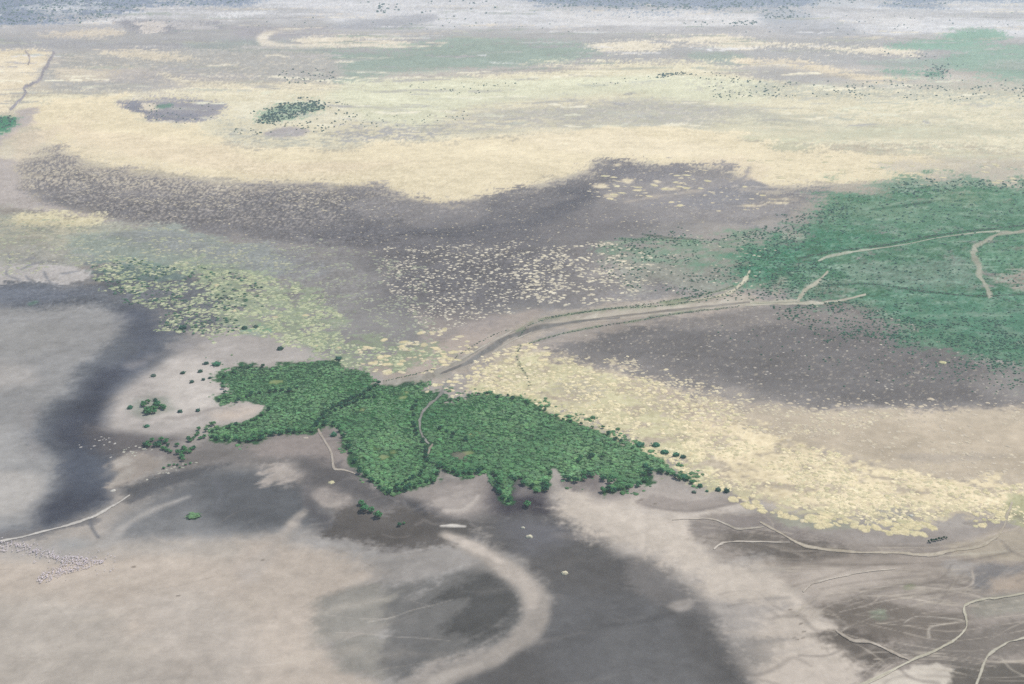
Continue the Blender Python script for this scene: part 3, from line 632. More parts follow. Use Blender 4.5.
for _ in range(26):
    x0, y0 = rr.uniform(330, 760), rr.uniform(540, 690)
    a = rr.uniform(-.6, .1); n = rr.randint(3, 6); L = rr.uniform(12, 30)
    pts = [(x0 + L * k * math.cos(a), y0 + .5 * L * k * math.sin(a) + 2 * math.sin(k + x0)) for k in range(n)]
    stroke(pts, rr.uniform(2, 7), (150,146,144) if rr.rand() < .5 else (104,103,107), rr.uniform(3, 7), 1.2, 'b', rr.uniform(.1, .28))
# streaky, grainy surface everywhere
near = sstep(60, 330, PY)
mod = (NZ['t'] * .007 + NZ['s'] * .009 + NZ['a'] * .016 + NZ['w'] * .020 + NZ['k'] * .014) * near
mod = mod + (NZ['h'] * .018 + NZ['f'] * .014 + NZ['p'] * .018) * (1 - near) + NZ['c'] * .010
C *= (1 + mod)[..., None]
# fine grain of single plants over the vegetated ground
veg = sstep(150, 190, PY) * (1 - sstep(290, 330, PY)) * sstep(-20, 40, PX) * (1 - .6 * sstep(330, 480, PX) * (1 - sstep(235, 262, PY)))
_, gm = None, np.zeros(PX.shape)
sl_, m_ = mask_of(GREEN, 10, 4, 'c', 3); gm[sl_] = m_
sl_, m_ = mask_of(STRAW, 8, 4, 'c', 3); gm[sl_] = np.maximum(gm[sl_], m_ * .9)
C += (np.clip(NZ['p'], -1.4, 2.6) * (6.5 * veg + 7.0 * gm) + np.clip(NZ['h'], -1.5, 2) * (3.5 * gm + 3.0 * veg))[..., None]
# damp grey earth is neutral, not violet
d_ = (C[..., 0] + C[..., 2]) / 2 - C[..., 1]
C[..., 1] += np.where((d_ > 0) & (C.max(-1) - C.min(-1) < 30), d_ * .5, 0)
lum_ = C.mean(-1)
C += (7 * sstep(200, 226, lum_) * (1 - sstep(150, 200, PY)))[..., None]

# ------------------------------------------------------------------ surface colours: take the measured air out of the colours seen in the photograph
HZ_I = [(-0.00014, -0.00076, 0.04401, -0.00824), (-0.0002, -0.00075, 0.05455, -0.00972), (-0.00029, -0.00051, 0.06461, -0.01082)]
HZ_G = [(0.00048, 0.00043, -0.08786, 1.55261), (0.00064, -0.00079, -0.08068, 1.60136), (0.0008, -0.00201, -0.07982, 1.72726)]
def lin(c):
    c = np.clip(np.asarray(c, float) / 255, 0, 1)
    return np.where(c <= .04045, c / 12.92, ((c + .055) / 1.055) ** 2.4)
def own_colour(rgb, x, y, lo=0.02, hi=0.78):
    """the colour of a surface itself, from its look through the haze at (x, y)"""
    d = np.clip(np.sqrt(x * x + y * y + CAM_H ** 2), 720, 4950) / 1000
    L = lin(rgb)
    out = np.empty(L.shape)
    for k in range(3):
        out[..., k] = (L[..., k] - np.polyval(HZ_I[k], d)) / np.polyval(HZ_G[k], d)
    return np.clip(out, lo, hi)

def new_mesh(name, V, F, mats=(), col=None, fmat=None, smooth=False):
    """V (n,3); F (m,k) all faces of k corners; col (n,3) own colours of the vertices"""
    me = bpy.data.meshes.new(name)
    V = np.ascontiguousarray(V, np.float32); F = np.ascontiguousarray(F, np.int32)
    m, k = F.shape
    me.vertices.add(len(V)); me.vertices.foreach_set('co', V.ravel())
    me.loops.add(m * k); me.loops.foreach_set('vertex_index', F.ravel())
    me.polygons.add(m)
    me.polygons.foreach_set('loop_start', np.arange(0, m * k, k, dtype=np.int32))
    me.polygons.foreach_set('loop_total', np.full(m, k, np.int32))
    for mt in mats:
        me.materials.append(mt)
    if fmat is not None:
        me.polygons.foreach_set('material_index', np.asarray(fmat, np.int32))
    me.update(calc_edges=True)
    me.polygons.foreach_set('use_smooth', np.full(m, bool(smooth)))
    if col is not None:
        a = me.color_attributes.new('own_colour', 'FLOAT_COLOR', 'POINT')
        a.data.foreach_set('color', np.column_stack([col, np.ones(len(col))]).astype(np.float32).ravel())
    return me

def link(name, me, parent=None, **props):
    o = bpy.data.objects.new(name, me)
    COL.objects.link(o)
    if parent is not None:
        o.parent = parent
    for k, v in props.items():
        o[k] = v
    return o

def material(name, base=None, rough=0.9, spec=0.15, grain=((0.25, 0.10),), attr=False, trans=0.0):
    """own colour (fixed, or the mesh's attribute) broken up by noise of the given (frequency per metre, strength)"""
    m = bpy.data.materials.new(name)
    m.use_nodes = True
    n = m.node_tree; p = n.nodes['Principled BSDF']
    p.inputs['Roughness'].default_value = rough
    p.inputs['Specular IOR Level'].default_value = spec
    if attr:
        s = n.nodes.new('ShaderNodeAttribute'); s.attribute_name = 'own_colour'
    else:
        s = n.nodes.new('ShaderNodeRGB'); s.outputs[0].default_value = (*base, 1)
    out = s.outputs['Color']
    geo = n.nodes.new('ShaderNodeNewGeometry')
    for fr, st in grain:
        t = n.nodes.new('ShaderNodeTexNoise')
        t.inputs['Scale'].default_value = fr
        t.inputs['Detail'].default_value = 3
        n.links.new(geo.outputs['Position'], t.inputs['Vector'])
        r = n.nodes.new('ShaderNodeMapRange')
        r.inputs['From Min'].default_value = 0.25; r.inputs['From Max'].default_value = 0.75
        r.inputs['To Min'].default_value = 1 - st; r.inputs['To Max'].default_value = 1 + st
        n.links.new(t.outputs['Fac'], r.inputs['Value'])
        x = n.nodes.new('ShaderNodeVectorMath'); x.operation = 'SCALE'
        n.links.new(out, x.inputs[0]); n.links.new(r.outputs['Result'], x.inputs['Scale'])
        out = x.outputs['Vector']
    n.links.new(out, p.inputs['Base Color'])
    return m

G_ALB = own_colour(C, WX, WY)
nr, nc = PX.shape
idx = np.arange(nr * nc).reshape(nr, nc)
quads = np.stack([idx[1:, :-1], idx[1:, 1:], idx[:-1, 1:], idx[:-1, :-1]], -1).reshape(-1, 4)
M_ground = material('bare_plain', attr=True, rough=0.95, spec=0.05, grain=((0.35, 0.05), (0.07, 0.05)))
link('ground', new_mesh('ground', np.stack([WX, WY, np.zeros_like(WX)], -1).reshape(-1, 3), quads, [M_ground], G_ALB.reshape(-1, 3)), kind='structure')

# ------------------------------------------------------------------ scattering on the plain
RNG = np.random.RandomState(7)
def inside(px, py, pts, margin=0.0, w=0.0, key=3):
    s = poly_sdf_at(px, py, pts)
    if w:
        x, y = ground(px, py)
        s = s + w * fbm(x, y, 60, key, 4)
    return s > margin

def scatter(pts, n, clump=None, w=4.0, key=5, scale=45, margin=0.0):
    p = np.array(pts, float)
    lo, hi = p.min(0) - 6, p.max(0) + 6
    ox, oy = [], []
    got = 0
    for _ in range(30):
        px = RNG.uniform(lo[0], hi[0], n * 3); py = RNG.uniform(lo[1], hi[1], n * 3)
        ok = inside(px, py, pts, margin, w, key)
        if clump is not None:
            x, y = ground(px, py)
            ok &= fbm(x, y, scale, key + 50, 3) + RNG.normal(0, .35, len(px)) > clump
        ox.append(px[ok]); oy.append(py[ok]); got += ok.sum()
        if got >= n:
            break
    return np.concatenate(ox)[:n], np.concatenate(oy)[:n]

def along(pts, step, jitter):
    q = spline(pts, False, 12)
    d = np.concatenate([[0], np.cumsum(np.hypot(*np.diff(q, axis=0).T))])
    t = np.arange(0, d[-1], step)
    t = t + RNG.uniform(-step * .35, step * .35, len(t))
    px = np.interp(t, d, q[:, 0]) + RNG.normal(0, jitter, len(t)); py = np.interp(t, d, q[:, 1]) + RNG.normal(0, jitter * .5, len(t))
    return px, py

def replicate(protoV, protoF, x, y, sx, sy, sz, rot):
    """all copies of one small mesh in one array"""
    n, k = len(x), len(protoV)
    c, s = np.cos(rot)[:, None], np.sin(rot)[:, None]
    vx, vy, vz = protoV[:, 0][None] * sx[:, None], protoV[:, 1][None] * sy[:, None], protoV[:, 2][None] * sz[:, None]
    V = np.stack([vx * c - vy * s + x[:, None], vx * s + vy * c + y[:, None], vz], -1).reshape(-1, 3)
    F = (protoF[None] + (np.arange(n) * k)[:, None, None]).reshape(-1, protoF.shape[1])
    return V, F

def off_roads(px, py, roads, clear):
    ok = np.ones(len(px), bool)
    for pts in roads:
        q = spline(pts, False, 6)
        for i in range(len(q) - 1):
            e = q[i + 1] - q[i]; L = (e * e).sum() + 1e-9
            t = np.clip(((px - q[i, 0]) * e[0] + (py - q[i, 1]) * e[1]) / L, 0, 1)
            ok &= np.hypot(px - q[i, 0] - e[0] * t, (py - q[i, 1] - e[1] * t) * 1.3) > clear
    return ok

# ------------------------------------------------------------------ tussocks: low irregular cushions of dry grass
def pad_proto(seed):
    r = np.random.RandomState(seed)
    k = 11
    a = np.arange(k) / k * 2 * np.pi + r.uniform(-.12, .12, k)
    rad = 1 + r.uniform(-.28, .16, k)
    V = [(0.06 * r.randn(), 0.06 * r.randn(), 1.0)]
    for q, h in ((.55, .82), (.88, .42), (1.0, -.06)):
        for i in range(k):
            V.append((rad[i] * q * math.cos(a[i]), rad[i] * q * math.sin(a[i]), h * (1 + r.uniform(-.2, .2)) if h > 0 else h))
    F = [(0, 1 + i, 1 + (i + 1) % k) for i in range(k)]
    for q in range(2):
        b0, b1 = 1 + q * k, 1 + (q + 1) * k
        for i in range(k):
            j = (i + 1) % k
            F += [(b0 + i, b1 + i, b1 + j), (b0 + i, b1 + j, b0 + j)]
    return np.array(V), np.array(F)
PADS = [pad_proto(s) for s in range(6)]

M_tussock = material('dry_grass', attr=True, rough=0.95, spec=0.03, grain=((0.9, 0.22), (0.25, 0.14)))
pad_sets = []                # px, py, width px, rgb
def pads(pts, n, wpx, rgbs, clump=None, w=4.0, key=5, scale=45, fade=10.0):
    px, py = scatter(pts, n, clump, w, key, scale)
    m = len(px)
    wd = wpx[0] * .85 + (wpx[1] * 1.1 - wpx[0] * .85) * RNG.rand(m) ** 2.0
    rg = np.array(rgbs, float)
    t = RNG.rand(m) * (len(rg) - 1); i = np.minimum(t.astype(int), len(rg) - 2) if len(rg) > 1 else np.zeros(m, int)
    c = rg[i] + (rg[np.minimum(i + 1, len(rg) - 1)] - rg[i]) * (t - i)[:, None] + RNG.normal(0, 5, m)[:, None]
    pad_sets.append((px, py, wd, c))
CREAM, STRAWC, OLIVE = (216,207,182), (226,212,168), (192,200,148)
pads(DARK, 1300, (1.5, 2.8), [(196,188,172), (216,208,186)], None, 2)
pads([(30,160),(60,150),(130,168),(200,182),(330,190),(400,200),(330,212),(180,206),(70,190)], 1100, (1.6, 3.4), [(190,184,172), (218,210,190)], -.2, 3, 8, 90)
pads([(400,248),(520,244),(560,256),(560,300),(500,318),(430,330),(400,300),(380,265)], 1250, (2.0, 4.4), [(194,189,178), (234,228,210)], -.7, 5, 9)
pads([(520,252),(600,244),(650,256),(640,292),(560,304),(520,290)], 620, (2.4, 5.8), [(204,198,182), (240,233,212)], -.6, 5, 10)
pads([(600,240),(760,236),(770,290),(690,296),(600,300)], 150, (2.0, 4.0), [(206,200,184), (224,218,200)], -.3, 5, 11)
pads([(95,262),(180,262),(260,276),(330,300),(350,340),(440,350),(440,364),(380,372),(320,362),(262,336),(215,338),(170,332),(150,308),(100,290)], 3200, (2.4, 5.6), [(150,164,142), (172,184,156), (194,202,170), (206,208,180)], -0.3, 5, 12, 30)
pads([(200,270),(280,280),(330,310),(345,345),(300,350),(240,320)], 420, (3.6, 7), [(178,190,158), (204,208,176)], -0.2, 4, 13, 30)
pads([(-20,222),(110,224),(260,246),(300,270),(200,272),(100,266),(-20,276)], 1100, (2.2, 5.2), [(166,172,158), (182,188,166), (202,200,178)], -0.1, 5, 14, 40)
pads([(230,244),(400,256),(430,320),(430,345),(360,340),(300,300)], 1100, (2.2, 4.8), [(160,166,154), (180,184,166)], -0.1, 6, 15, 40)
pads([(365,345),(440,330),(470,340),(460,360),(400,378),(368,372)], 110, (6, 10), [(218,209,180), (228,219,192)], 0.0, 4, 16, 30)
pads(STRAW, 4200, (2.4, 6.5), [(204,197,168), (220,213,180), (238,226,190), (246,234,202)], -0.5, 5, 17, 60)
pads([(470,362),(500,350),(530,344),(548,356),(540,392),(500,392),(470,382)], 150, (5, 8.5), [(226,216,188), (236,226,198)], -.6, 2, 28)
pads([(560,356),(640,366),(760,400),(900,404),(900,420),(760,440),(690,404),(620,380)], 700, (2.4, 5.4), [(200,192,176), (230,220,192)], -0.5, 7, 18, 40)
pads([(428,386),(450,377),(474,372),(482,392),(470,396),(452,399),(430,394)], 46, (4, 8), [(214,206,178), (236,227,200)], None, 1, 29)
pads([(478,388),(530,394),(570,408),(606,424),(646,442),(700,468),(735,492),(690,484),(640,458),(600,440),(540,412),(480,402)], 420, (2.4, 6), [(196,194,158), (222,214,178), (236,226,190)], None, 2, 31)
pads(LENS, 420, (1.5, 3.4), [(176,171,168), (206,200,188)], -.4, 3, 19)
pads([(700,404),(1030,404),(1030,480),(900,470),(780,438)], 520, (2.6, 6), [(202,192,178), (214,204,184)], -.3, 4, 20, 60)
pads([(700,480),(770,506),(860,516),(930,522),(1010,510),(960,530),(860,530),(790,520)], 130, (7, 13), [(208,204,168), (232,218,182)], -0.4, 4, 21, 40)
pads([(590,170),(660,168),(735,178),(800,200),(740,210),(640,206),(600,196)], 80, (4, 9), [(212,204,184), (226,216,192)], 0.2, 3, 22)
pads([(740,160),(1030,150),(1030,185),(880,182),(760,182)], 160, (4, 9), [(216,208,184), (230,221,196)], 0.0, 3, 23)
pads([(80,440),(115,440),(108,462),(90,464)], 16, (2, 3.2), [(190,188,186)], None, 2, 24)
pads([(112,452),(136,444),(160,446),(142,456),(118,458)], 24, (2, 3.4), [(176,182,168), (200,198,190)], None, 2, 25)
pads([(144,480),(180,464),(200,462),(168,474)], 16, (2.2, 3.6), [(176,180,168), (196,194,186)], None, 2, 26)
pads([(590,180),(660,176),(660,194),(600,200)], 18, (5, 10), [(220,212,192)], None, 2, 27)

def ground_tone(px, py):
    j = np.clip(np.searchsorted(gys, py), 0, len(gys) - 1); i = np.clip(np.searchsorted(gxs, px), 0, len(gxs) - 1)
    return G_ALB[j, i]
RIM = np.concatenate([[0.0], np.full(11, .0), np.full(11, .35), np.full(11, .8)])      # how far the ground's own colour comes up through the thin rim
def pad_arrays(px, py, wd, c, pick):
    x, y = ground(px, py)
    half = wd * mpp(py) / 2
    el = RNG.uniform(.75, 1.25, len(px)); hz_ = np.minimum(half * .11, .35) * RNG.uniform(.7, 1.2, len(px))
    return x, y, half * el, half / el, hz_, RNG.uniform(0, 6.28, len(px)), own_colour(c, x, y)

AP = np.concatenate([s[0] for s in pad_sets]); BP = np.concatenate([s[1] for s in pad_sets]); WP = np.concatenate([s[2] for s in pad_sets]); CP_ = np.concatenate([s[3] for s in pad_sets])
keepf = (AP > -30) & (AP < 1054)
# no cushions in the thicket, on the roads
keepf &= ~inside(AP, BP, THICKET, -2)
AP, BP, WP, CP_ = AP[keepf], BP[keepf], WP[keepf], CP_[keepf]
keep2 = off_roads(AP, BP, [[(383,383),(425,378),(466,361),(505,338),(555,322.5),(650,312.5),(750,301)]], 5)
AP, BP, WP, CP_ = AP[keep2], BP[keep2], WP[keep2], CP_[keep2]
visible = (AP > 3) & (AP < W - 3) & (BP > 2) & (BP < H_IMG - 2)
order = np.argsort(-(WP * visible))
single, rest = order[:300], order[300:]
x, y, sx, sy, sz, ro, oc = pad_arrays(AP, BP, WP, CP_, None)
Vs, Fs, Cs, off = [], [], [], 0
kind_i = RNG.randint(0, 6, len(AP))
for k in range(6):
    sel = rest[kind_i[rest] == k]
    V, F = replicate(*PADS[k], x[sel], y[sel], sx[sel], sy[sel], sz[sel], ro[sel])
    Vs.append(V); Fs.append(F + off); off += len(V)
    gt = ground_tone(AP[sel], BP[sel])
    cc = oc[sel][:, None] * (1 - RIM[None, :, None]) + gt[:, None] * RIM[None, :, None]
    Cs.append(cc.reshape(-1, 3) * RNG.uniform(.88, 1.10, (len(V), 1)))
link('grass_tussocks', new_mesh('grass_tussocks', np.concatenate(Vs), np.concatenate(Fs), [M_tussock], np.concatenate(Cs)), kind='stuff')
pad_mesh = {}
for i in single:
    lum = int(np.clip((oc[i].mean() - .25) / .06, 0, 4)); gr = int(oc[i][1] > oc[i][0] * 1.02)
    key = (kind_i[i] % 4, lum, gr)
    if key not in pad_mesh:
        V, F = PADS[key[0]]
        gt = ground_tone(AP[i:i + 1], BP[i:i + 1])
        cc = (oc[i][None] * (1 - RIM[:, None]) + gt * RIM[:, None]) * RNG.uniform(.9, 1.08, (len(V), 1))
        pad_mesh[key] = new_mesh('grass_tussock', V, F, [M_tussock], cc)
    o = link('grass_tussock', pad_mesh[key])
    o.location = (x[i], y[i], 0); o.scale = (sx[i], sy[i], sz[i]); o.rotation_euler = (0, 0, ro[i])
    o['label'] = 'broad cushion of pale dry grass on the open sandy plain'
    o['category'] = 'grass tussock'; o['group'] = 'broad pale grass cushions scattered over the plain'
# lone pale domes, each by itself
def lone_pad(px, py, wd, hpx, rgb, label, proto=1):
    gx_, gy_ = ground(px, py); m = float(mpp(py))
    V, F = PADS[proto]
    c = own_colour(np.array([rgb], float), np.array([gx_]), np.array([gy_]))
    o = link('grass_tussock', new_mesh('grass_tussock', V, F, [M_tussock], np.repeat(c, len(V), 0) * RNG.uniform(.9, 1.05, (len(V), 1))))
    o.location = (gx_, gy_, 0); o.scale = (wd * m / 2, wd * m / 2.4, hpx * m); o.rotation_euler = (0, 0, RNG.uniform(0, .6))
    o['label'] = label; o['category'] = 'grass tussock'
lone_pad(529, 537, 7.5, 2.2, (226,222,200), 'pale domed tussock on the dark mud, larger of the close pair below the thicket', 1)
lone_pad(523, 528, 4.5, 1.6, (216,214,196), 'small pale domed tussock on the dark mud, upper of the close pair', 2)
lone_pad(564.5, 573.5, 8.5, 2.2, (226,220,196), 'lone pale domed tussock in the middle of the dark wet mud, near the silt plume', 3)
lone_pad(331, 482.5, 8, .8, (206,202,172), 'flat pale straw patch on the brown spit left of the tree clump', 4)
lone_pad(113, 490.5, 6, .6, (204,202,196), 'pale flat tussock on dark mud just above the shore path', 0)
lone_pad(306, 438, 6, .6, (200,192,182), 'small pale tussock on the brown shore below the thicket', 2)
lone_pad(911, 516, 5.5, 1.4, (226,224,214), 'small whitish tussock above the short row of dark trees', 3)
lone_pad(942.5, 363, 9, 1.8, (222,218,176), 'bright straw tussock standing apart on the grey lens under the green flats', 5)

# ------------------------------------------------------------------ bushes and trees
def bush_proto(seed, n_seg=7, rings=3):
    r = np.random.RandomState(seed)
    V = [(0.15 * r.randn(), 0.15 * r.randn(), 1.0)]
    for q in range(rings):
        el = math.radians(58 - q * 34)
        for i in range(n_seg):
            a = (i + .5 * (q % 2)) / n_seg * 2 * math.pi + r.uniform(-.2, .2)
            rr = r.uniform(.72, 1.2)
            V.append((math.cos(el) * rr * math.cos(a), math.cos(el) * rr * math.sin(a), max(-.05, .5 + .5 * math.sin(el) * r.uniform(.75, 1.25)) if q < rings - 1 else .08 * r.rand()))
    F = [(0, 1 + i, 1 + (i + 1) % n_seg) for i in range(n_seg)]
    for q in range(rings - 1):
        b0, b1 = 1 + q * n_seg, 1 + (q + 1) * n_seg
        for i in range(n_seg):
            j = (i + 1) % n_seg
            F += [(b0 + i, b1 + i, b1 + j), (b0 + i, b1 + j, b0 + j)]
    # loose sprays that break the outline
    F = [tuple(f) for f in F]
    for _ in range(14):
        a, e = r.uniform(0, 6.28), r.uniform(.05, 1.3)
        c = np.array([math.cos(e) * math.cos(a), math.cos(e) * math.sin(a), .35 + .7 * math.sin(e)]) * r.uniform(.92, 1.12)
        s = r.uniform(.18, .36); b = len(V)
        for _k in range(3):
            V.append(tuple(c + r.normal(0, s, 3) * np.array([1, 1, .6])))
        F.append((b, b + 1, b + 2))
    return np.array(V), np.array(F)
BUSH = [bush_proto(100 + s) for s in range(5)]
SMALL = [bush_proto(200 + s, 5, 2) for s in range(3)]
M_leaf = material('leaves', attr=True, rough=0.75, spec=0.2, grain=((0.9, 0.22), (0.12, 0.12)))
M_bark = material('bark', base=(0.10, 0.08, 0.06), rough=0.95, spec=0.05)

def bush_mass(name, px, py, wpx, alb, var=.25, hf=(.7, 1.1), protos=BUSH):
    x, y = ground(px, py)
    n = len(px)
    half = np.asarray(wpx) * mpp(py) / 2
    sz = half * RNG.uniform(hf[0], hf[1], n)
    ro = RNG.uniform(0, 6.28, n)
    ki = RNG.randint(0, len(protos), n)
    Vs, Fs, Cs, off = [], [], [], 0
    a = np.array(alb, float)
    if a.ndim == 1:
        a = np.repeat(a[None], n, 0)
    a = a * (1 + RNG.uniform(-var, var, (n, 1))) * (1 + RNG.normal(0, .06, (n, 3)))
    for k in range(len(protos)):
        s = ki == k
        V, F = replicate(*protos[k], x[s], y[s], half[s] * RNG.uniform(.85, 1.2, s.sum()), half[s], sz[s], ro[s])
        Vs.append(V); Fs.append(F + off); off += len(V)
        Cs.append(np.clip(np.repeat(a[s], len(protos[k][0]), 0) * RNG.uniform(.8, 1.2, (len(V), 1)), .008, .6))
    return link(name, new_mesh(name, np.concatenate(Vs), np.concatenate(Fs), [M_leaf], np.concatenate(Cs)), kind='stuff')

# a tree: tapered trunk with limbs, crown of many leaf clumps
def tube(p, r, k=6):
    p = np.array(p, float); V = []; F = []
    for i in range(len(p)):
        t = p[min(i + 1, len(p) - 1)] - p[max(i - 1, 0)]
        t = t / np.linalg.norm(t)
        a = np.cross(t, (0, 0, 1.0) if abs(t[2]) < .9 else (1.0, 0, 0)); a /= np.linalg.norm(a); b = np.cross(t, a)
        for j in range(k):
            w_ = 2 * math.pi * j / k
            V.append(p[i] + r[i] * (math.cos(w_) * a + math.sin(w_) * b))
    for i in range(len(p) - 1):
        for j in range(k):
            q = (j + 1) % k
            F += [(i * k + j, i * k + q, (i + 1) * k + q), (i * k + j, (i + 1) * k + q, (i + 1) * k + j)]
    return np.array(V), np.array(F)
def join(parts):
    V, F, o = [], [], 0
    for v, f in parts:
        V.append(v); F.append(np.array(f) + o); o += len(v)
    return np.concatenate(V), np.concatenate(F)

def tree_proto(seed, spread=1.0):
    """unit tree: crown about 1 wide (radius .5*spread) and 0.85 high"""
    r = np.random.RandomState(seed)
    lobes = []
    parts = [tube([(0, 0, -.02), (.01, .01, .18), (.03 * r.randn(), .03 * r.randn(), .42)], [.045, .032, .02])]
    for i in range(6):
        a = i / 6 * 6.28 + r.uniform(-.4, .4); d = r.uniform(.18, .33) * spread
        c = np.array([d * math.cos(a), d * math.sin(a), r.uniform(.38, .6)])
        lobes.append((c, r.uniform(.15, .22)))
        if i % 2 == 0:
            parts.append(tube([(0, 0, .2), c * np.array([.5, .5, .8]), c], [.022, .016, .008], 5))
    lobes.append((np.array([.04 * r.randn(), .04 * r.randn(), .62]), .22))
    V, F, shade = [], [], []
    for c, rad in lobes:
        for _ in range(40):
            d = r.normal(0, 1, 3); d /= np.linalg.norm(d)
            d[2] = d[2] * .8 + .1
            p = c + d * rad * r.uniform(.7, 1.08)
            n_ = d + np.array([0, 0, .5]) + r.normal(0, .3, 3); n_ /= np.linalg.norm(n_)
            a = np.cross(n_, r.normal(0, 1, 3)); a /= np.linalg.norm(a); b = np.cross(n_, a)
            s = r.uniform(.05, .095); b0 = len(V); sh = r.uniform(.75, 1.25)
            for k in range(5):
                w_ = k / 5 * 6.28 + r.uniform(-.3, .3); q = s * r.uniform(.6, 1.25)
                V.append(p + q * (math.cos(w_) * a + math.sin(w_) * b) + n_ * r.uniform(-.015, .015)); shade.append(sh)
            F += [(b0, b0 + 1, b0 + 2), (b0, b0 + 2, b0 + 3), (b0, b0 + 3, b0 + 4)]
    return join(parts), (np.array(V), np.array(F), np.array(shade))
GREENS = [(0.036, 0.145, 0.048), (0.046, 0.160, 0.050), (0.014, 0.082, 0.034), (0.060, 0.165, 0.052)]
TREES = []
for s in range(6):
    (tv, tf), (cv, cf, sh) = tree_proto(300 + s, 1.0 + .12 * (s % 3))
    tm = new_mesh('trunk', tv, tf, [M_bark])
    cms = [new_mesh('crown', cv, cf, [M_leaf], np.clip(np.array(g)[None] * sh[:, None], .006, .4)) for g in GREENS]
    TREES.append((tm, cms))
BUSH_MESH = []
def bush(px, py, wpx, label, hf=.5, alb=(0.022, 0.095, 0.045)):
    gx_, gy_ = ground(px, py); m = float(mpp(py)) * wpx / 2
    k = RNG.randint(len(BUSH)); V, F = BUSH[k]
    me = new_mesh('bush', V, F, [M_leaf], np.clip(np.array(alb)[None] * RNG.uniform(.75, 1.3, (len(V), 1)), .006, .4))
    o = link('bush', me, label=label, category='bush')
    o.location = (gx_, gy_, 0); o.scale = (m * 1.05, m, m * hf * 1.5); o.rotation_euler = (0, 0, RNG.uniform(0, 6.28))
    return o
def tree(px, py, wpx, label, group=None, cat='tree', name='tree', tone=None, hf=1.0, kind=None):
    gx_, gy_ = ground(px, py)
    m = float(mpp(py)) * wpx
    tm, cms = TREES[RNG.randint(len(TREES)) if kind is None else kind]
    r = link(name, None)
    r.location = (gx_, gy_, 0); r.scale = (m, m, m * hf); r.rotation_euler = (0, 0, RNG.uniform(0, 6.28))
    r['label'] = label; r['category'] = cat
    if group:
        r['group'] = group
    link('trunk', tm, r); link('crown', cms[RNG.randint(4) if tone is None else tone], r)
    return r

# the thicket: one mass of shrubs inside, single trees along its rims and the creek
FOREST_TRACK = [(448,378),(446,385),(441,393),(434,401),(426,408),(421,416),(419.5,423),(421,432),(425,439),(429,444)]
FOREST_TRACK_END = [(433,444),(430,448),(428,454),(426,458)]
CLEARINGS = [((275,382),9,2.6),((385,457),10,2.6),((393,452),6,3),((403,398),8,3),((468,453),8,2.2),((378,450),7,2),((458,455),10,3),((362,409),6,2),((303,412),4,1.5),((498,435),6,1.2)]
def off_clear(px, py):
    ok = np.ones(len(px), bool)
    for (cx, cy), a, b in CLEARINGS:
        ok &= ((px - cx) / a) ** 2 + ((py - cy) / b) ** 2 > RNG.uniform(.6, 1.2, len(px))
    return ok
px, py = scatter(THICKET, 13000, None, 3.5, 30, margin=.3)
ok = off_roads(px, py, [FOREST_TRACK, FOREST_TRACK_END], 2.6) & off_clear(px, py)
px, py = px[ok], py[ok]
# clumps spilling over its upper and lower rims
for pts, n in [([(440,386),(470,386),(510,389),(540,397),(570,412),(602,424),(642,438),(646,450),(600,438),(560,424),(520,406),(480,400)],170), ([(640,446),(700,470),(720,488),(690,486),(660,466)],40), ([(205,360),(240,358),(232,372),(212,384)],12),
               ([(560,470),(640,480),(650,492),(600,498),(560,486)],26), ([(205,426),(240,434),(262,440),(240,448),(200,444)],26), ([(340,442),(352,462),(364,482),(352,480),(336,450)],14)]:
    a, b = scatter(pts, n, .1, 4, 33, 40)
    px, py = np.concatenate([px, a]), np.concatenate([py, b])
xg, yg = ground(px, py)
tone = fbm(xg, yg, 80, 77, 4)
alb = np.array([0.074, 0.166, 0.060])[None] + np.clip(tone, -1.6, 1.8)[:, None] * np.array([0.018, 0.024, 0.012])[None]
wp = RNG.uniform(1.5, 3.5, len(px)) * RNG.choice([1, 1, 1, 1, 1.7], len(px)) * (1 + (py - 430) / 300)
bush_mass('thicket', px, py, wp, alb, .30, (.22, .52))
G_RIM = 'trees along the rims and creek of the thicket'
L_RIM = 'leafy green tree at the rim of the dense thicket on the mudflat'
RIMS = [([(212,438),(236,441),(256,439),(282,433),(312,431),(320,424),(338,428),(344,440),(351,452),(357,466),(366,478),(378,485),(390,494)], 4.6, 2.0, (5.0, 8.0)),
        ([(390,494),(412,487),(434,478),(438,466),(450,471),(462,475),(484,469)], 4.6, 2.0, (5.5, 8.5)),
        ([(494,474),(497,482),(502,492),(504,502)], 3.6, 3.0, (6.5, 9)),
        ([(514,478),(524,480),(530,486),(538,491),(548,484),(552,474)], 4.4, 2.5, (6, 9)),
        ([(566,478),(578,481),(586,474),(600,480),(612,478),(606,488),(604,492),(622,489),(640,484),(648,474),(662,472),(678,478),(690,482),(698,485)], 4.8, 2.2, (5, 8.5)),
        ([(208,432),(236,426),(262,418),(270,410)], 6, 1.6, (4.5, 6.5)),
        ([(219,402),(225,394),(222,384),(228,376),(244,369),(262,366)], 6, 1.6, (4.5, 6)),
        ([(378,384),(364,394),(348,401),(334,408),(323,416),(317,426)], 4.2, .7, (4.5, 7)),
        ([(374,397),(356,402),(342,408),(330,414)], 5, .7, (4, 6)),
        ([(416,402),(414,414),(414,424),(417,434),(424,444),(427,458),(424,470),(410,480),(396,488)], 5, .8, (4.5, 7)),
        ([(272,391),(290,391),(298,388)], 5, 1.2, (4.5, 6)), ([(236,402),(250,396),(262,394)], 5, 1.2, (4, 6)),
        ([(452,400),(480,396),(506,398),(530,404),(556,418),(580,425),(602,431),(614,440),(634,446)], 9, 1.8, (4.2, 6)),
        ([(574,462),(590,456),(600,460)], 5, 2, (5, 7.5)), ([(440,430),(456,438),(470,442)], 6, 2, (5, 7))]
n_rim = 0
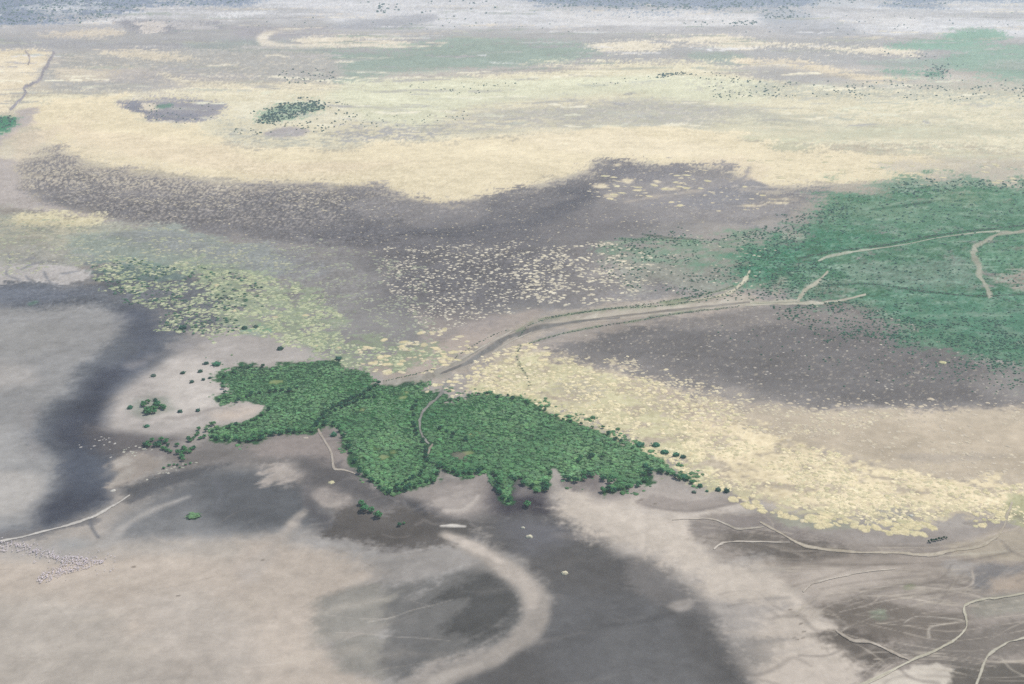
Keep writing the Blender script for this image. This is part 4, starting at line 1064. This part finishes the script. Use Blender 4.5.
for n_r, (pts, st, jit, (w0, w1)) in enumerate(RIMS):
    ax, ay = along(pts, st, jit)
    for a, b in zip(ax, ay):
        tree(a, b, RNG.uniform(w0, w1) * .88, L_RIM, G_RIM, hf=RNG.uniform(.75, 1.05), tone=2 if n_r in (7, 8, 9, 10, 11) or RNG.rand() < .25 else None); n_rim += 1
# clumps off the thicket
def clump(pts, n, w0, w1, label, group, hf=.85):
    px, py = scatter(pts, n, None, 0)
    for a, b in sorted(zip(px, py), key=lambda t: t[1]):
        tree(a, b, RNG.uniform(w0, w1), label, group, hf=hf * RNG.uniform(.85, 1.15))
clump([(137,409),(142,403),(152,401),(164,404),(167,409),(160,414),(148,415),(139,413)], 22, 5, 7, 'low green tree in the round grove alone on the pale sand bar', 'trees of the round grove on the sand bar')
clump([(144,446),(150,440),(164,439),(178,444),(180,450),(170,453),(158,448)], 20, 4.5, 6.5, 'green tree in the small wood on the dark bank left of the thicket', 'trees on the dark bank')
clump([(176,458),(180,450),(192,446),(197,449),(190,456),(184,463)], 13, 4.5, 6.5, 'green tree in the slanting strip below the dark bank wood', 'trees in the slanting strip')
clump([(186,440),(190,435),(204,434),(206,438),(194,442)], 8, 4, 5.5, 'green tree in the narrow row joining bank and thicket', 'trees in the joining row')
clump([(160,467),(176,464),(186,462),(194,461),(188,465),(172,470)], 7, 2.6, 4.2, 'small green bush on the slope below the slanting strip', 'small bushes on the slope', .6)
clump([(240,441),(252,437),(262,434),(256,440),(246,444)], 7, 5, 7, 'green tree of the tuft jutting from the thicket lower left edge', 'trees of the jutting tuft')
# the clump on the spit
for a, b, w_, l in [(361.5,505,7.5,'uppermost and smaller green tree of the clump on the brown spit'), (364,511,11,'broad green tree at the left end of the clump on the brown spit'), (371.5,512,8,'green tree in the middle of the clump on the brown spit'), (378,517,10,'green tree at the lower right end of the clump on the brown spit'),
                    (399.5,526,5.5,'small lone bush right of the clump on the brown spit'), (404,524,3.5,'tiny bush beside the lone bush on the brown spit')]:
    tree(a, b, w_, l, hf=.85)
# trees standing alone
for a, b, w_, h_, l in [(217,365,9,.4,'wide flat green bush on the upper sand bar near the thicket tip'), (206.5,364,5,.6,'dark bush immediately left of the wide flat green bush'), (200.5,372,5.5,.55,'dark bush on the sand bar just below the pair at its upper edge'),
        (183,373.5,5,.55,'dark bush at the left end of the upper row on the sand bar'), (192,382.5,5,.6,'dark bush lowest of the group on the upper sand bar'), (203.5,380,4,.6,'tiny dark bush between two others on the upper sand bar'), (210,378.5,3.5,.7,'tiny dark upright bush nearest the thicket tip'),
        (153.5,376,6,.4,'faint low scrub at the outer edge of the sand bar'), (155.5,400.5,4.5,.7,'dark bush just above the round grove'), (130,408.5,6,.6,'small green bush left of the round grove'), (180,412,4.5,.7,'dark bush right of the round grove on bare sand'),
        (198,411,5,.6,'dark bush at the tip of the thicket spur on the sand bar'), (199,430,5,1.,'small upright tree on the sand left of the thicket lower row'), (212.5,425.5,7,.8,'round tree over the left end of the thicket lower row'), (147,426.5,6,.4,'low scrub under the round grove on the sand bar'),
        (334,435.5,7,.6,'small round bush in the bare bay of the thicket'), (280,349.5,7,.55,'dark bush under the straw cushions, left of the thicket top'), (183,328.5,8,.5,'dark green bush among the grass cushions left of the sand bar'), (244.5,328.5,7,.45,'dark green bush at the foot of the grass cushion slope'), (256,327,6,.4,'faint dark bush right of another at the foot of the grass cushion slope'),
        (338.5,359.5,7,.5,'dark bush on the thicket top edge beside a pale straw patch'), (527,506.5,9,.8,'lone green tree on the dark purple mud under the thicket'),
        (700,486.5,6,.6,'bush ending the thicket right tail at the straw grass'), (718.5,490.5,6,.6,'olive bush beyond the thicket tail, left of a darker one'), (726.5,492,6,.8,'dark round bush beyond the thicket tail at the straw edge'), (694,492.5,5,.4,'faint low scrub on the sand under the thicket tail'),(707,491.5,3.5,.5,'tiny scrub on the sand under the thicket tail'),
        (676,455.5,7,.5,'grey-green bush in the straw above the thicket tail, left of a pair'), (683,457.5,6,.5,'dark bush in the straw above the thicket tail, right of a pair'), (645.5,467,7,.7,'green bush bulging from the top of the thicket tail'), (640,445.5,9,.4,'low bush at the left of two on the straw above the thicket'), (656,445.5,9,.4,'low bush at the right of two on the straw above the thicket'),
        (664,453,9,.4,'low spreading bush in straw between thicket and tail'), (684,478,9,.4,'low green bush in straw beside the thicket tail'), (651,470,5,.6,'small bush in the bay of the thicket tail')]:
    if 'bush' in l or 'scrub' in l:
        bush(a, b, w_, l, h_, (0.045, 0.075, 0.05) if 'faint' in l else (0.016, 0.062, 0.036) if 'dark' in l else (0.022, 0.105, 0.048))
    else:
        tree(a, b, w_, l, hf=h_)
# straight short row of dark trees
for a, b in [(928.4,542.6),(930.9,542.2),(933.2,541.4),(935.9,541),(938.8,540.2),(941.2,540),(943.8,539),(946.3,538.6)]:
    tree(a, b, RNG.uniform(2.3, 3.5), 'narrow dark tree in the short straight row on the flats', 'short straight row of dark trees', hf=RNG.uniform(1.2, 1.7), tone=2)
# bright round cushion of green on the lagoon floor
gx_, gy_ = ground(194, 516.5); m = float(mpp(516))
r = link('bush', None, label='solitary bright green round bush on the grey lagoon floor', category='bush')
r.location = (gx_, gy_, 0)
V, F = BUSH[0]
link('foliage', new_mesh('foliage', V * np.array([7 * m, 6 * m, 1.9 * m]), F, [M_leaf], np.repeat([[0.10, 0.19, 0.075]], len(V), 0) * RNG.uniform(.85, 1.15, (len(V), 1))), r)
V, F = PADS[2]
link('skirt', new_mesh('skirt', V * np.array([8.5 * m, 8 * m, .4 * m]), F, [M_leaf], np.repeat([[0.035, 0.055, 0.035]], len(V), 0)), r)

# shrubs of the green flats: the nearest as things, the rest one cover
sets = []
def shrubs(pts, n, wpx, clump=None, w=5, key=40, scale=60, dark=1.0):
    px, py = scatter(pts, n, clump, w, key, scale)
    sets.append((px, py, RNG.uniform(wpx[0], wpx[1], len(px)), np.full(len(px), dark)))
shrubs(GREEN, 2600, (1.6, 3.0), None, 6, 41, 60, 1.35)
shrubs([(850,300),(900,308),(960,322),(1030,330),(1030,366),(980,366),(930,346),(880,330),(830,312)], 800, (1.5, 3.2), -.5, 16, 42, 60, 1.25)
shrubs([(800,302),(860,310),(930,330),(1030,350),(1030,384),(960,376),(900,356),(840,334),(790,314)], 420, (1.4, 2.8), -.3, 16, 49, 50, 1.25)
shrubs([(780,304),(900,330),(1030,366),(1030,398),(930,384),(840,350)], 110, (1.4, 2.4), None, 14, 50, 50, 1.2)
shrubs([(600,245),(700,232),(770,240),(790,262),(770,300),(690,300),(620,280)], 750, (1.6, 2.8), -.2, 8, 43)
shrubs([(740,240),(800,215),(850,195),(860,205),(800,240),(760,262)], 420, (1.6, 2.8), None, 6, 44)
shrubs([(880,190),(905,181),(960,180),(1024,182),(1024,188),(960,190),(900,196)], 160, (1.8, 3.0), None, 4, 45)
shrubs([(770,300),(860,300),(930,330),(900,345),(800,325)], 260, (1.7, 2.9), 0, 8, 46)
shrubs([(700,330),(900,320),(1024,368),(1024,390),(850,380)], 70, (1.6, 2.6), None, 8, 47)
shrubs([(770,268),(800,262),(840,268),(830,296),(780,296)], 330, (1.6, 2.8), None, 4, 48)
sp = np.concatenate([s[0] for s in sets]); sq = np.concatenate([s[1] for s in sets]); sw = np.concatenate([s[2] for s in sets]); sdk = np.concatenate([s[3] for s in sets])
GREEN_ROADS = [[(1060,229),(1024,231),(1000,234),(986,240),(975,248),(974,256),(979,268),(982,280),(992,297)], [(755,302),(795,301),(803,292),(812,285),(828,271)], [(745,304),(800,303),(835,300),(866,294)], [(818,261),(845,254),(880,247)]]
ok = off_roads(sp, sq, GREEN_ROADS, 2.2)
sp, sq, sw, sdk = sp[ok], sq[ok], sw[ok], sdk[ok]
vis = (sp > 2) & (sp < 1022)
o_ = np.argsort(-(sw * vis)); one, many = o_[:300], o_[300:]
alb = np.array([0.026, 0.105, 0.050])[None] * sdk[:, None]
bush_mass('low_shrubs', sp[many], sq[many], sw[many], alb[many], .25, (.4, .7), SMALL)
SHM = [new_mesh('shrub', V, F, [M_leaf], np.repeat([[0.030, 0.105, 0.052]], len(V), 0) * RNG.uniform(.75, 1.25, (len(V), 1))) for V, F in BUSH]
for i in one:
    gx_, gy_ = ground(sp[i], sq[i]); m = float(mpp(sq[i])) * sw[i] / 2
    o = link('shrub', SHM[RNG.randint(5)], label='low dark green shrub dotting the green flats on the right', category='shrub', group='low shrubs dotted over the green flats')
    o.location = (gx_, gy_, 0); o.scale = (m, m, m * RNG.uniform(.45, .75)); o.rotation_euler = (0, 0, RNG.uniform(0, 6.28))

# far bushland
fs = []
def far(pts, n, wpx, clump=None, w=4, key=60, scale=120):
    px, py = scatter(pts, n, clump, w, key, scale)
    fs.append((px, py, RNG.uniform(wpx[0], wpx[1], len(px))))
far([(-20,-12),(250,-12),(246,2),(150,7),(110,18),(70,21),(-20,24)], 900, (1.6, 3.2), -.3)
far([(538,-12),(860,-12),(860,0),(800,7),(760,9),(700,9),(600,9),(545,5)], 750, (1.6, 3.4), -.3, 3, 61)
far([(862,-12),(1040,-12),(1040,-4),(960,1),(935,6),(890,5)], 260, (1.6, 3.2), -.2, 3, 62)
far([(764,9),(800,11),(806,19),(764,19)], 60, (1.6, 2.8), None, 2, 63)
far([(262,116),(285,103),(316,102),(326,107),(308,113),(282,121),(258,122)], 420, (1.8, 2.9), None, 2, 64)
far([(232,126),(250,112),(300,98),(352,106),(352,122),(320,132),(260,134),(236,134)], 170, (1.5, 2.7), -.1, 2, 65)
far([(284,70),(340,70),(330,82),(284,83)], 50, (1.6, 2.6), None, 2, 66)
far([(656,76),(672,73),(688,72.5),(690,75),(672,76),(658,79)], 60, (1.6, 2.6), None, .5, 67)
far([(596,83),(640,77),(656,76),(656,79),(600,86)], 14, (1.5, 2.4), None, .5, 68)
far([(690,72),(720,74),(770,84),(780,96),(720,98),(700,84)], 80, (1.5, 2.6), None, 2, 69)
far([(764,84),(880,82),(1030,82),(1030,98),(900,98),(764,97)], 190, (1.5, 2.6), 0, 3, 70)
far([(350,-2),(480,-2),(490,18),(440,26),(400,14),(360,8)], 40, (1.6, 3.4), -.2, 2, 71)
far([(376,6),(388,5),(390,12),(378,13)], 12, (2, 4), None, 1, 72)
far([(400,86),(510,80),(520,90),(420,94)], 40, (1.4, 2.2), 0, 2, 73)
far([(670,23),(720,21),(755,21),(750,25),(700,25)], 36, (1.6, 3), None, 1, 74)
far([(860,45),(960,60),(950,76),(930,66)], 20, (1.6, 2.4), None, 2, 75)
far([(929,66),(948,64),(946,78),(928,77)], 40, (1.6, 2.6), None, 1, 76)
far([(330,120),(460,110),(520,118),(420,130)], 40, (1.3, 2.1), .2, 2, 77)
far([(0,115.5),(13,116),(14,123),(0,131),(-20,133),(-20,115)], 70, (2, 3.2), None, 1, 78)
far([(116,106),(200,100),(210,120),(160,123)], 40, (1.4, 2.2), None, 1, 79)
far([(0,20),(500,18),(1024,14),(1024,34),(500,30),(0,26)], 90, (1.2, 2.2), .3, 2, 80)
px = np.concatenate([s[0] for s in fs]); py = np.concatenate([s[1] for s in fs]); wp = np.concatenate([s[2] for s in fs])
bush_mass('far_bushland', px, py, wp, (0.040, 0.10, 0.065), .3, (.5, .9), SMALL)
# fringes of growth along the braided road
fpx, fpy = [], []
for p, st in [([(519,337),(530,325),(560,316),(610,309),(660,306),(700,300),(730,293),(745,282)],1.6), ([(545,318),(600,310),(650,304),(700,295),(735,286)],2.0), ([(528,344),(560,334.5),(600,326.5),(640,320),(680,313.5),(740,306.5)],1.7),
              ([(520,346),(517,353),(520,366),(527,376),(530,386)],2.4), ([(384,381),(400,378),(420,373),(436,369)],1.8), ([(455,358),(480,342),(505,330)],2.6), ([(645,235),(690,239),(720,240)],2.2), ([(620,239),(660,240),(700,242)],1.6), ([(400,386),(425,382),(432,380)],2)]:
    a, b = along(p, st, .7); fpx.append(a); fpy.append(b)
for p, st in [([(800,258),(830,252),(880,245.5),(940,234.5),(985,229.5),(1024,225.5)],1.5), ([(820,286),(870,284),(920,291),(980,296),(1024,294)],1.3), ([(985,244),(978,252),(980,262)],2), ([(748,282),(770,276),(782,268)],2), ([(992,296),(1005,299),(1024,306)],1.6)]:
    a, b = along(p, st, .8); fpx.append(a); fpy.append(b)
fpx = np.concatenate(fpx); fpy = np.concatenate(fpy)
bush_mass('verge_scrub', fpx, fpy, RNG.uniform(1.3, 2.4, len(fpx)), (0.085, 0.125, 0.075), .3, (.4, .7), SMALL)

gpx, gpy = scatter([(92,264),(150,262),(240,276),(262,300),(250,324),(215,334),(170,332),(150,310),(100,286)], 420, -.3, 5, 95)
bush_mass('marsh_scrub', gpx, gpy, RNG.uniform(1.8, 4.2, len(gpx)), (0.050, 0.115, 0.060), .35, (.25, .5), SMALL)
# ------------------------------------------------------------------ tracks: thin sheets of trodden earth on the plain
M_track = material('trodden_earth', attr=True, rough=0.95, spec=0.03, grain=((0.25, 0.08), (0.05, 0.07)))
TRACK_N = [0]
def track(name, pts, width, rgb, z=0.05):
    TRACK_N[0] += 1
    z += .012 * TRACK_N[0]
    p = np.array(pts, float)
    wd = np.full(len(p), width, float) if np.isscalar(width) else np.array(width, float)
    q = spline(np.column_stack([p, wd]), False, 10)
    t = np.gradient(q[:, :2], axis=0); t /= np.linalg.norm(t, axis=1)[:, None] + 1e-9
    n_ = np.column_stack([-t[:, 1], t[:, 0]])
    jit = np.stack([np.convolve(RNG.normal(0, .34, len(q) + 4), np.ones(5) / 5, 'valid') for _ in range(2)])
    L = q[:, :2] + n_ * (q[:, 2] * (.5 + jit[0]))[:, None]; R = q[:, :2] - n_ * (q[:, 2] * (.5 + jit[1]))[:, None]
    k = len(q)
    blot = np.convolve(RNG.normal(0, 16, k + 6), np.ones(7) / 7, 'valid')
    Vr, Cr = [], []
    for fr, own in ((-.2, 0.0), (.22, 1.0), (.78, 1.0), (1.2, 0.0)):           # trodden middle, margins worn into the plain
        e = L + (R - L) * fr
        ex, ey = ground(e[:, 0], e[:, 1])
        cc = own_colour(np.repeat([rgb], k, 0) + blot[:, None] + RNG.normal(0, 4, (k, 1)), ex, ey)
        Vr.append(np.column_stack([ex, ey, np.full(k, z)])); Cr.append(cc * own + ground_tone(e[:, 0], e[:, 1]) * (1 - own))
    V = np.concatenate(Vr); c = np.concatenate(Cr)
    i = np.arange(k - 1)
    F = np.concatenate([np.column_stack([i + r * k, i + 1 + r * k, i + 1 + (r + 1) * k, i + (r + 1) * k]) for r in range(3)])
    me = new_mesh(name, V, F, [M_track], c)
    return link(name, me, kind='structure')
track('dirt_road', [(383,383),(400,381.5),(425,378),(445,371),(466,361),(485,350),(505,338),(525,330),(555,322.5),(600,317.5),(650,312.5),(700,306.5),(750,301)], [3,5.5,7.5,9.5,11,12,11.5,10,8,5,4,3,2], (160,157,150))
track('dirt_road', [(540,325.5),(570,320.5),(600,317.5),(650,312.5),(700,306.5),(750,301)], [2,5.5,8,7.5,6.5,5.5], (190,184,173))
track('dirt_road', [(746,301.5),(775,302.5),(800,302)], [5.5,4.5,3.5], (190,185,173))
track('road_lane', [(440,374),(466,363.5),(487,350.5),(510,337),(540,327.5),(580,321.5),(620,317)], [2,4,5,5,4.2,3,2], (126,126,126), .10)
track('road_lane', [(600,318.5),(640,314),(690,308.5),(750,302)], [1.5,2,1.6,1], (150,147,143), .11)
track('road_lane', [(470,366),(490,354),(512,341),(532,332)], [.6,1,1,.6], (186,182,174), .13)
track('road_lane', [(430,372),(462,358),(486,345),(512,331)], [.6,1,1.2,.8], (184,180,172), .13)
track('dirt_track', FOREST_TRACK, [4,3.4,3,2.6,2.4,2.2,2.2,2.2,1.8,1.2], (152,152,150))
track('dirt_track', FOREST_TRACK_END, [1.6,2.4,2.2,1.5], (160,154,146))
track('dirt_track', GREEN_ROADS[0], [4,4,4,4.4,6,5.6,5.4,5.4,3.6], (170,173,160))
track('dirt_track', [(750,303),(775,302),(795,301),(801,295),(807,289),(818,281),(828,271)], [2.4,3,4,4.4,3.4,2.8,1.8], (186,184,170))
track('dirt_track', [(745,305),(775,304),(800,303.5),(820,303),(840,300.5),(866,294.5)], [2.2,2.6,2.8,2.8,2.4,1.8], (190,187,174))
track('dirt_track', [(818,261),(828,257),(845,253.5),(862,250.5),(882,248),(910,243.5),(940,237.5),(975,233),(1000,231)], [2,2.8,2.2,1.8,1.3,.9,.8,1.2,1.6], (178,184,170))
track('dirt_track', [(690,301),(715,297),(728,293),(740,285),(747,277),(750,270)], [1,1.4,2,3,3.4,1.4], (206,201,182))
track('dirt_track', [(-40,549),(0,541),(22,537),(50,530),(75,523),(92,517),(106,510),(118,503),(130,495)], [1.6,1.8,1.6,1.6,1.8,2,1.8,1.4,.9], (204,201,197))
track('dirt_track', [(318,429),(324,440),(331,452),(334,468),(345,470),(358,475)], [1.6,1.8,1.8,1.8,1.4,1], (184,177,168))
track('dirt_track', [(760,522),(775,530),(792,540),(806,546),(830,550),(860,552),(900,553),(925,555),(950,551),(980,546),(995,538),(1003,528),(1008,514),(1012,502)], [1.2,1.6,1.8,2,2,2.2,2.4,2.6,2.4,2.6,2.6,2.4,2.2,2], (190,182,168))
track('dirt_track', [(716,520),(728,525),(738,529),(752,528),(764,527)], [1.2,1.6,1.6,1.4,1.2], (184,178,168))
track('dirt_track', [(672,520),(700,518.5),(716,520)], [.8,1.2,1.2], (192,184,174))
track('dirt_track', [(714,549.5),(719,545),(727,542),(745,541.5),(765,542),(790,542.5)], [1.6,1.8,1.6,1.2,1.1,.8], (200,193,184))
track('dirt_track', [(803,592),(812,584),(825,580),(848,575),(870,571),(895,569)], [1.2,1.4,1.5,1.4,1.2,.8], (190,182,172))
track('dirt_track', [(850,690),(880,677),(908,662),(930,653),(950,643),(962,634),(967,624),(964,610),(968,604),(985,599),(1000,598),(1030,592)], [2.6,2.2,2.2,2.2,2.4,2.2,2,2,1.8,1.8,1.8,1.8], (196,192,176))
track('dirt_track', [(836,630),(852,640),(872,643),(888,650),(902,657),(910,660)], [1.6,2.4,2.4,2.2,1.8,1.4], (184,176,166))
track('dirt_track', [(974,694),(978,680),(984,664),(990,654),(1004,645),(1020,639),(1050,634)], [2,2,2.2,2.2,2,2,2], (200,196,182))
track('dry_channel', [(55,52),(50,60),(45,68),(42,76),(38,81),(30,85),(24,88),(25,94),(18,102),(10,110)], [3.6,3.2,3,2.8,2.6,3,3,3,2.4,2], (168,166,174))
track('dry_channel', [(25,51),(30,57),(28,65)], [2,1.6,1], (186,180,180))

# ------------------------------------------------------------------ the flock on the near mud
def bird_mesh():
    spine = [(-.62, 0, .98), (-.48, 0, 1.02), (-.25, 0, 1.05), (0, 0, 1.04), (.24, 0, 1.04), (.38, 0, 1.12), (.46, 0, 1.26), (.42, 0, 1.44), (.40, 0, 1.60), (.46, 0, 1.72), (.56, 0, 1.74), (.66, 0, 1.69), (.72, 0, 1.60)]
    rad = [.04, .12, .22, .26, .20, .10, .055, .042, .042, .06, .065, .035, .012]
    v, f = tube(spine, rad, 8)
    parts = [(v * np.array([1, 1.1, 1]), f)]
    for s in (-1, 1):
        parts.append(tube([(.02, .09 * s, .9), (.05, .09 * s, .5), (-.02, .09 * s, .0)], [.035, .022, .018], 5))
        parts.append(tube([(-.03, .09 * s, .012), (.10, .09 * s, .012), (.16, .12 * s, .012)], [.018, .024, .012], 5))
    return join(parts)
BV, BF = bird_mesh()
M_plume = material('plumage', base=(0.64, 0.56, 0.56), rough=0.8, spec=0.1, grain=((3.0, 0.06),))
BM = new_mesh('bird', BV, BF, [M_plume], smooth=True)
b1 = scatter([(45,556),(70,555),(104,560),(100,566),(84,571),(64,575),(48,581),(40,583),(44,574),(58,566)], 460, None, 2, 90)
b2 = scatter([(-10,541),(25,543),(45,548),(60,556),(44,560),(20,554),(-10,553)], 190, None, 2, 91)
b3 = scatter([(0,542),(40,544),(112,556),(110,572),(60,586),(34,588),(30,566),(0,556)], 70, None, 4, 92)
bx = np.concatenate([b1[0], b2[0], b3[0]]); by = np.concatenate([b1[1], b2[1], b3[1]])
o_ = np.argsort(-(by * ((bx > 1) & (by > 0))))
for n_, i in enumerate(o_[:300]):
    gx_, gy_ = ground(bx[i], by[i])
    o = link('bird', BM, label='pale pinkish long-legged bird in the flock on the near mudflat', category='bird', group='flock of pale birds on the mudflat')
    s = RNG.uniform(.75, 1.0)
    o.location = (gx_, gy_, 0); o.scale = (s, s, s); o.rotation_euler = (0, 0, RNG.uniform(0, 6.28))
rx, ry = ground(bx[o_[300:]], by[o_[300:]])
n_ = len(rx)
V, F = replicate(BV, BF, rx, ry, np.ones(n_), np.ones(n_), np.ones(n_), RNG.uniform(0, 6.28, n_))
link('bird_flock', new_mesh('bird_flock', V, F, [M_plume], smooth=True), kind='stuff')
print('rim trees', n_rim, 'pads', len(AP), 'shrubs', len(sp))
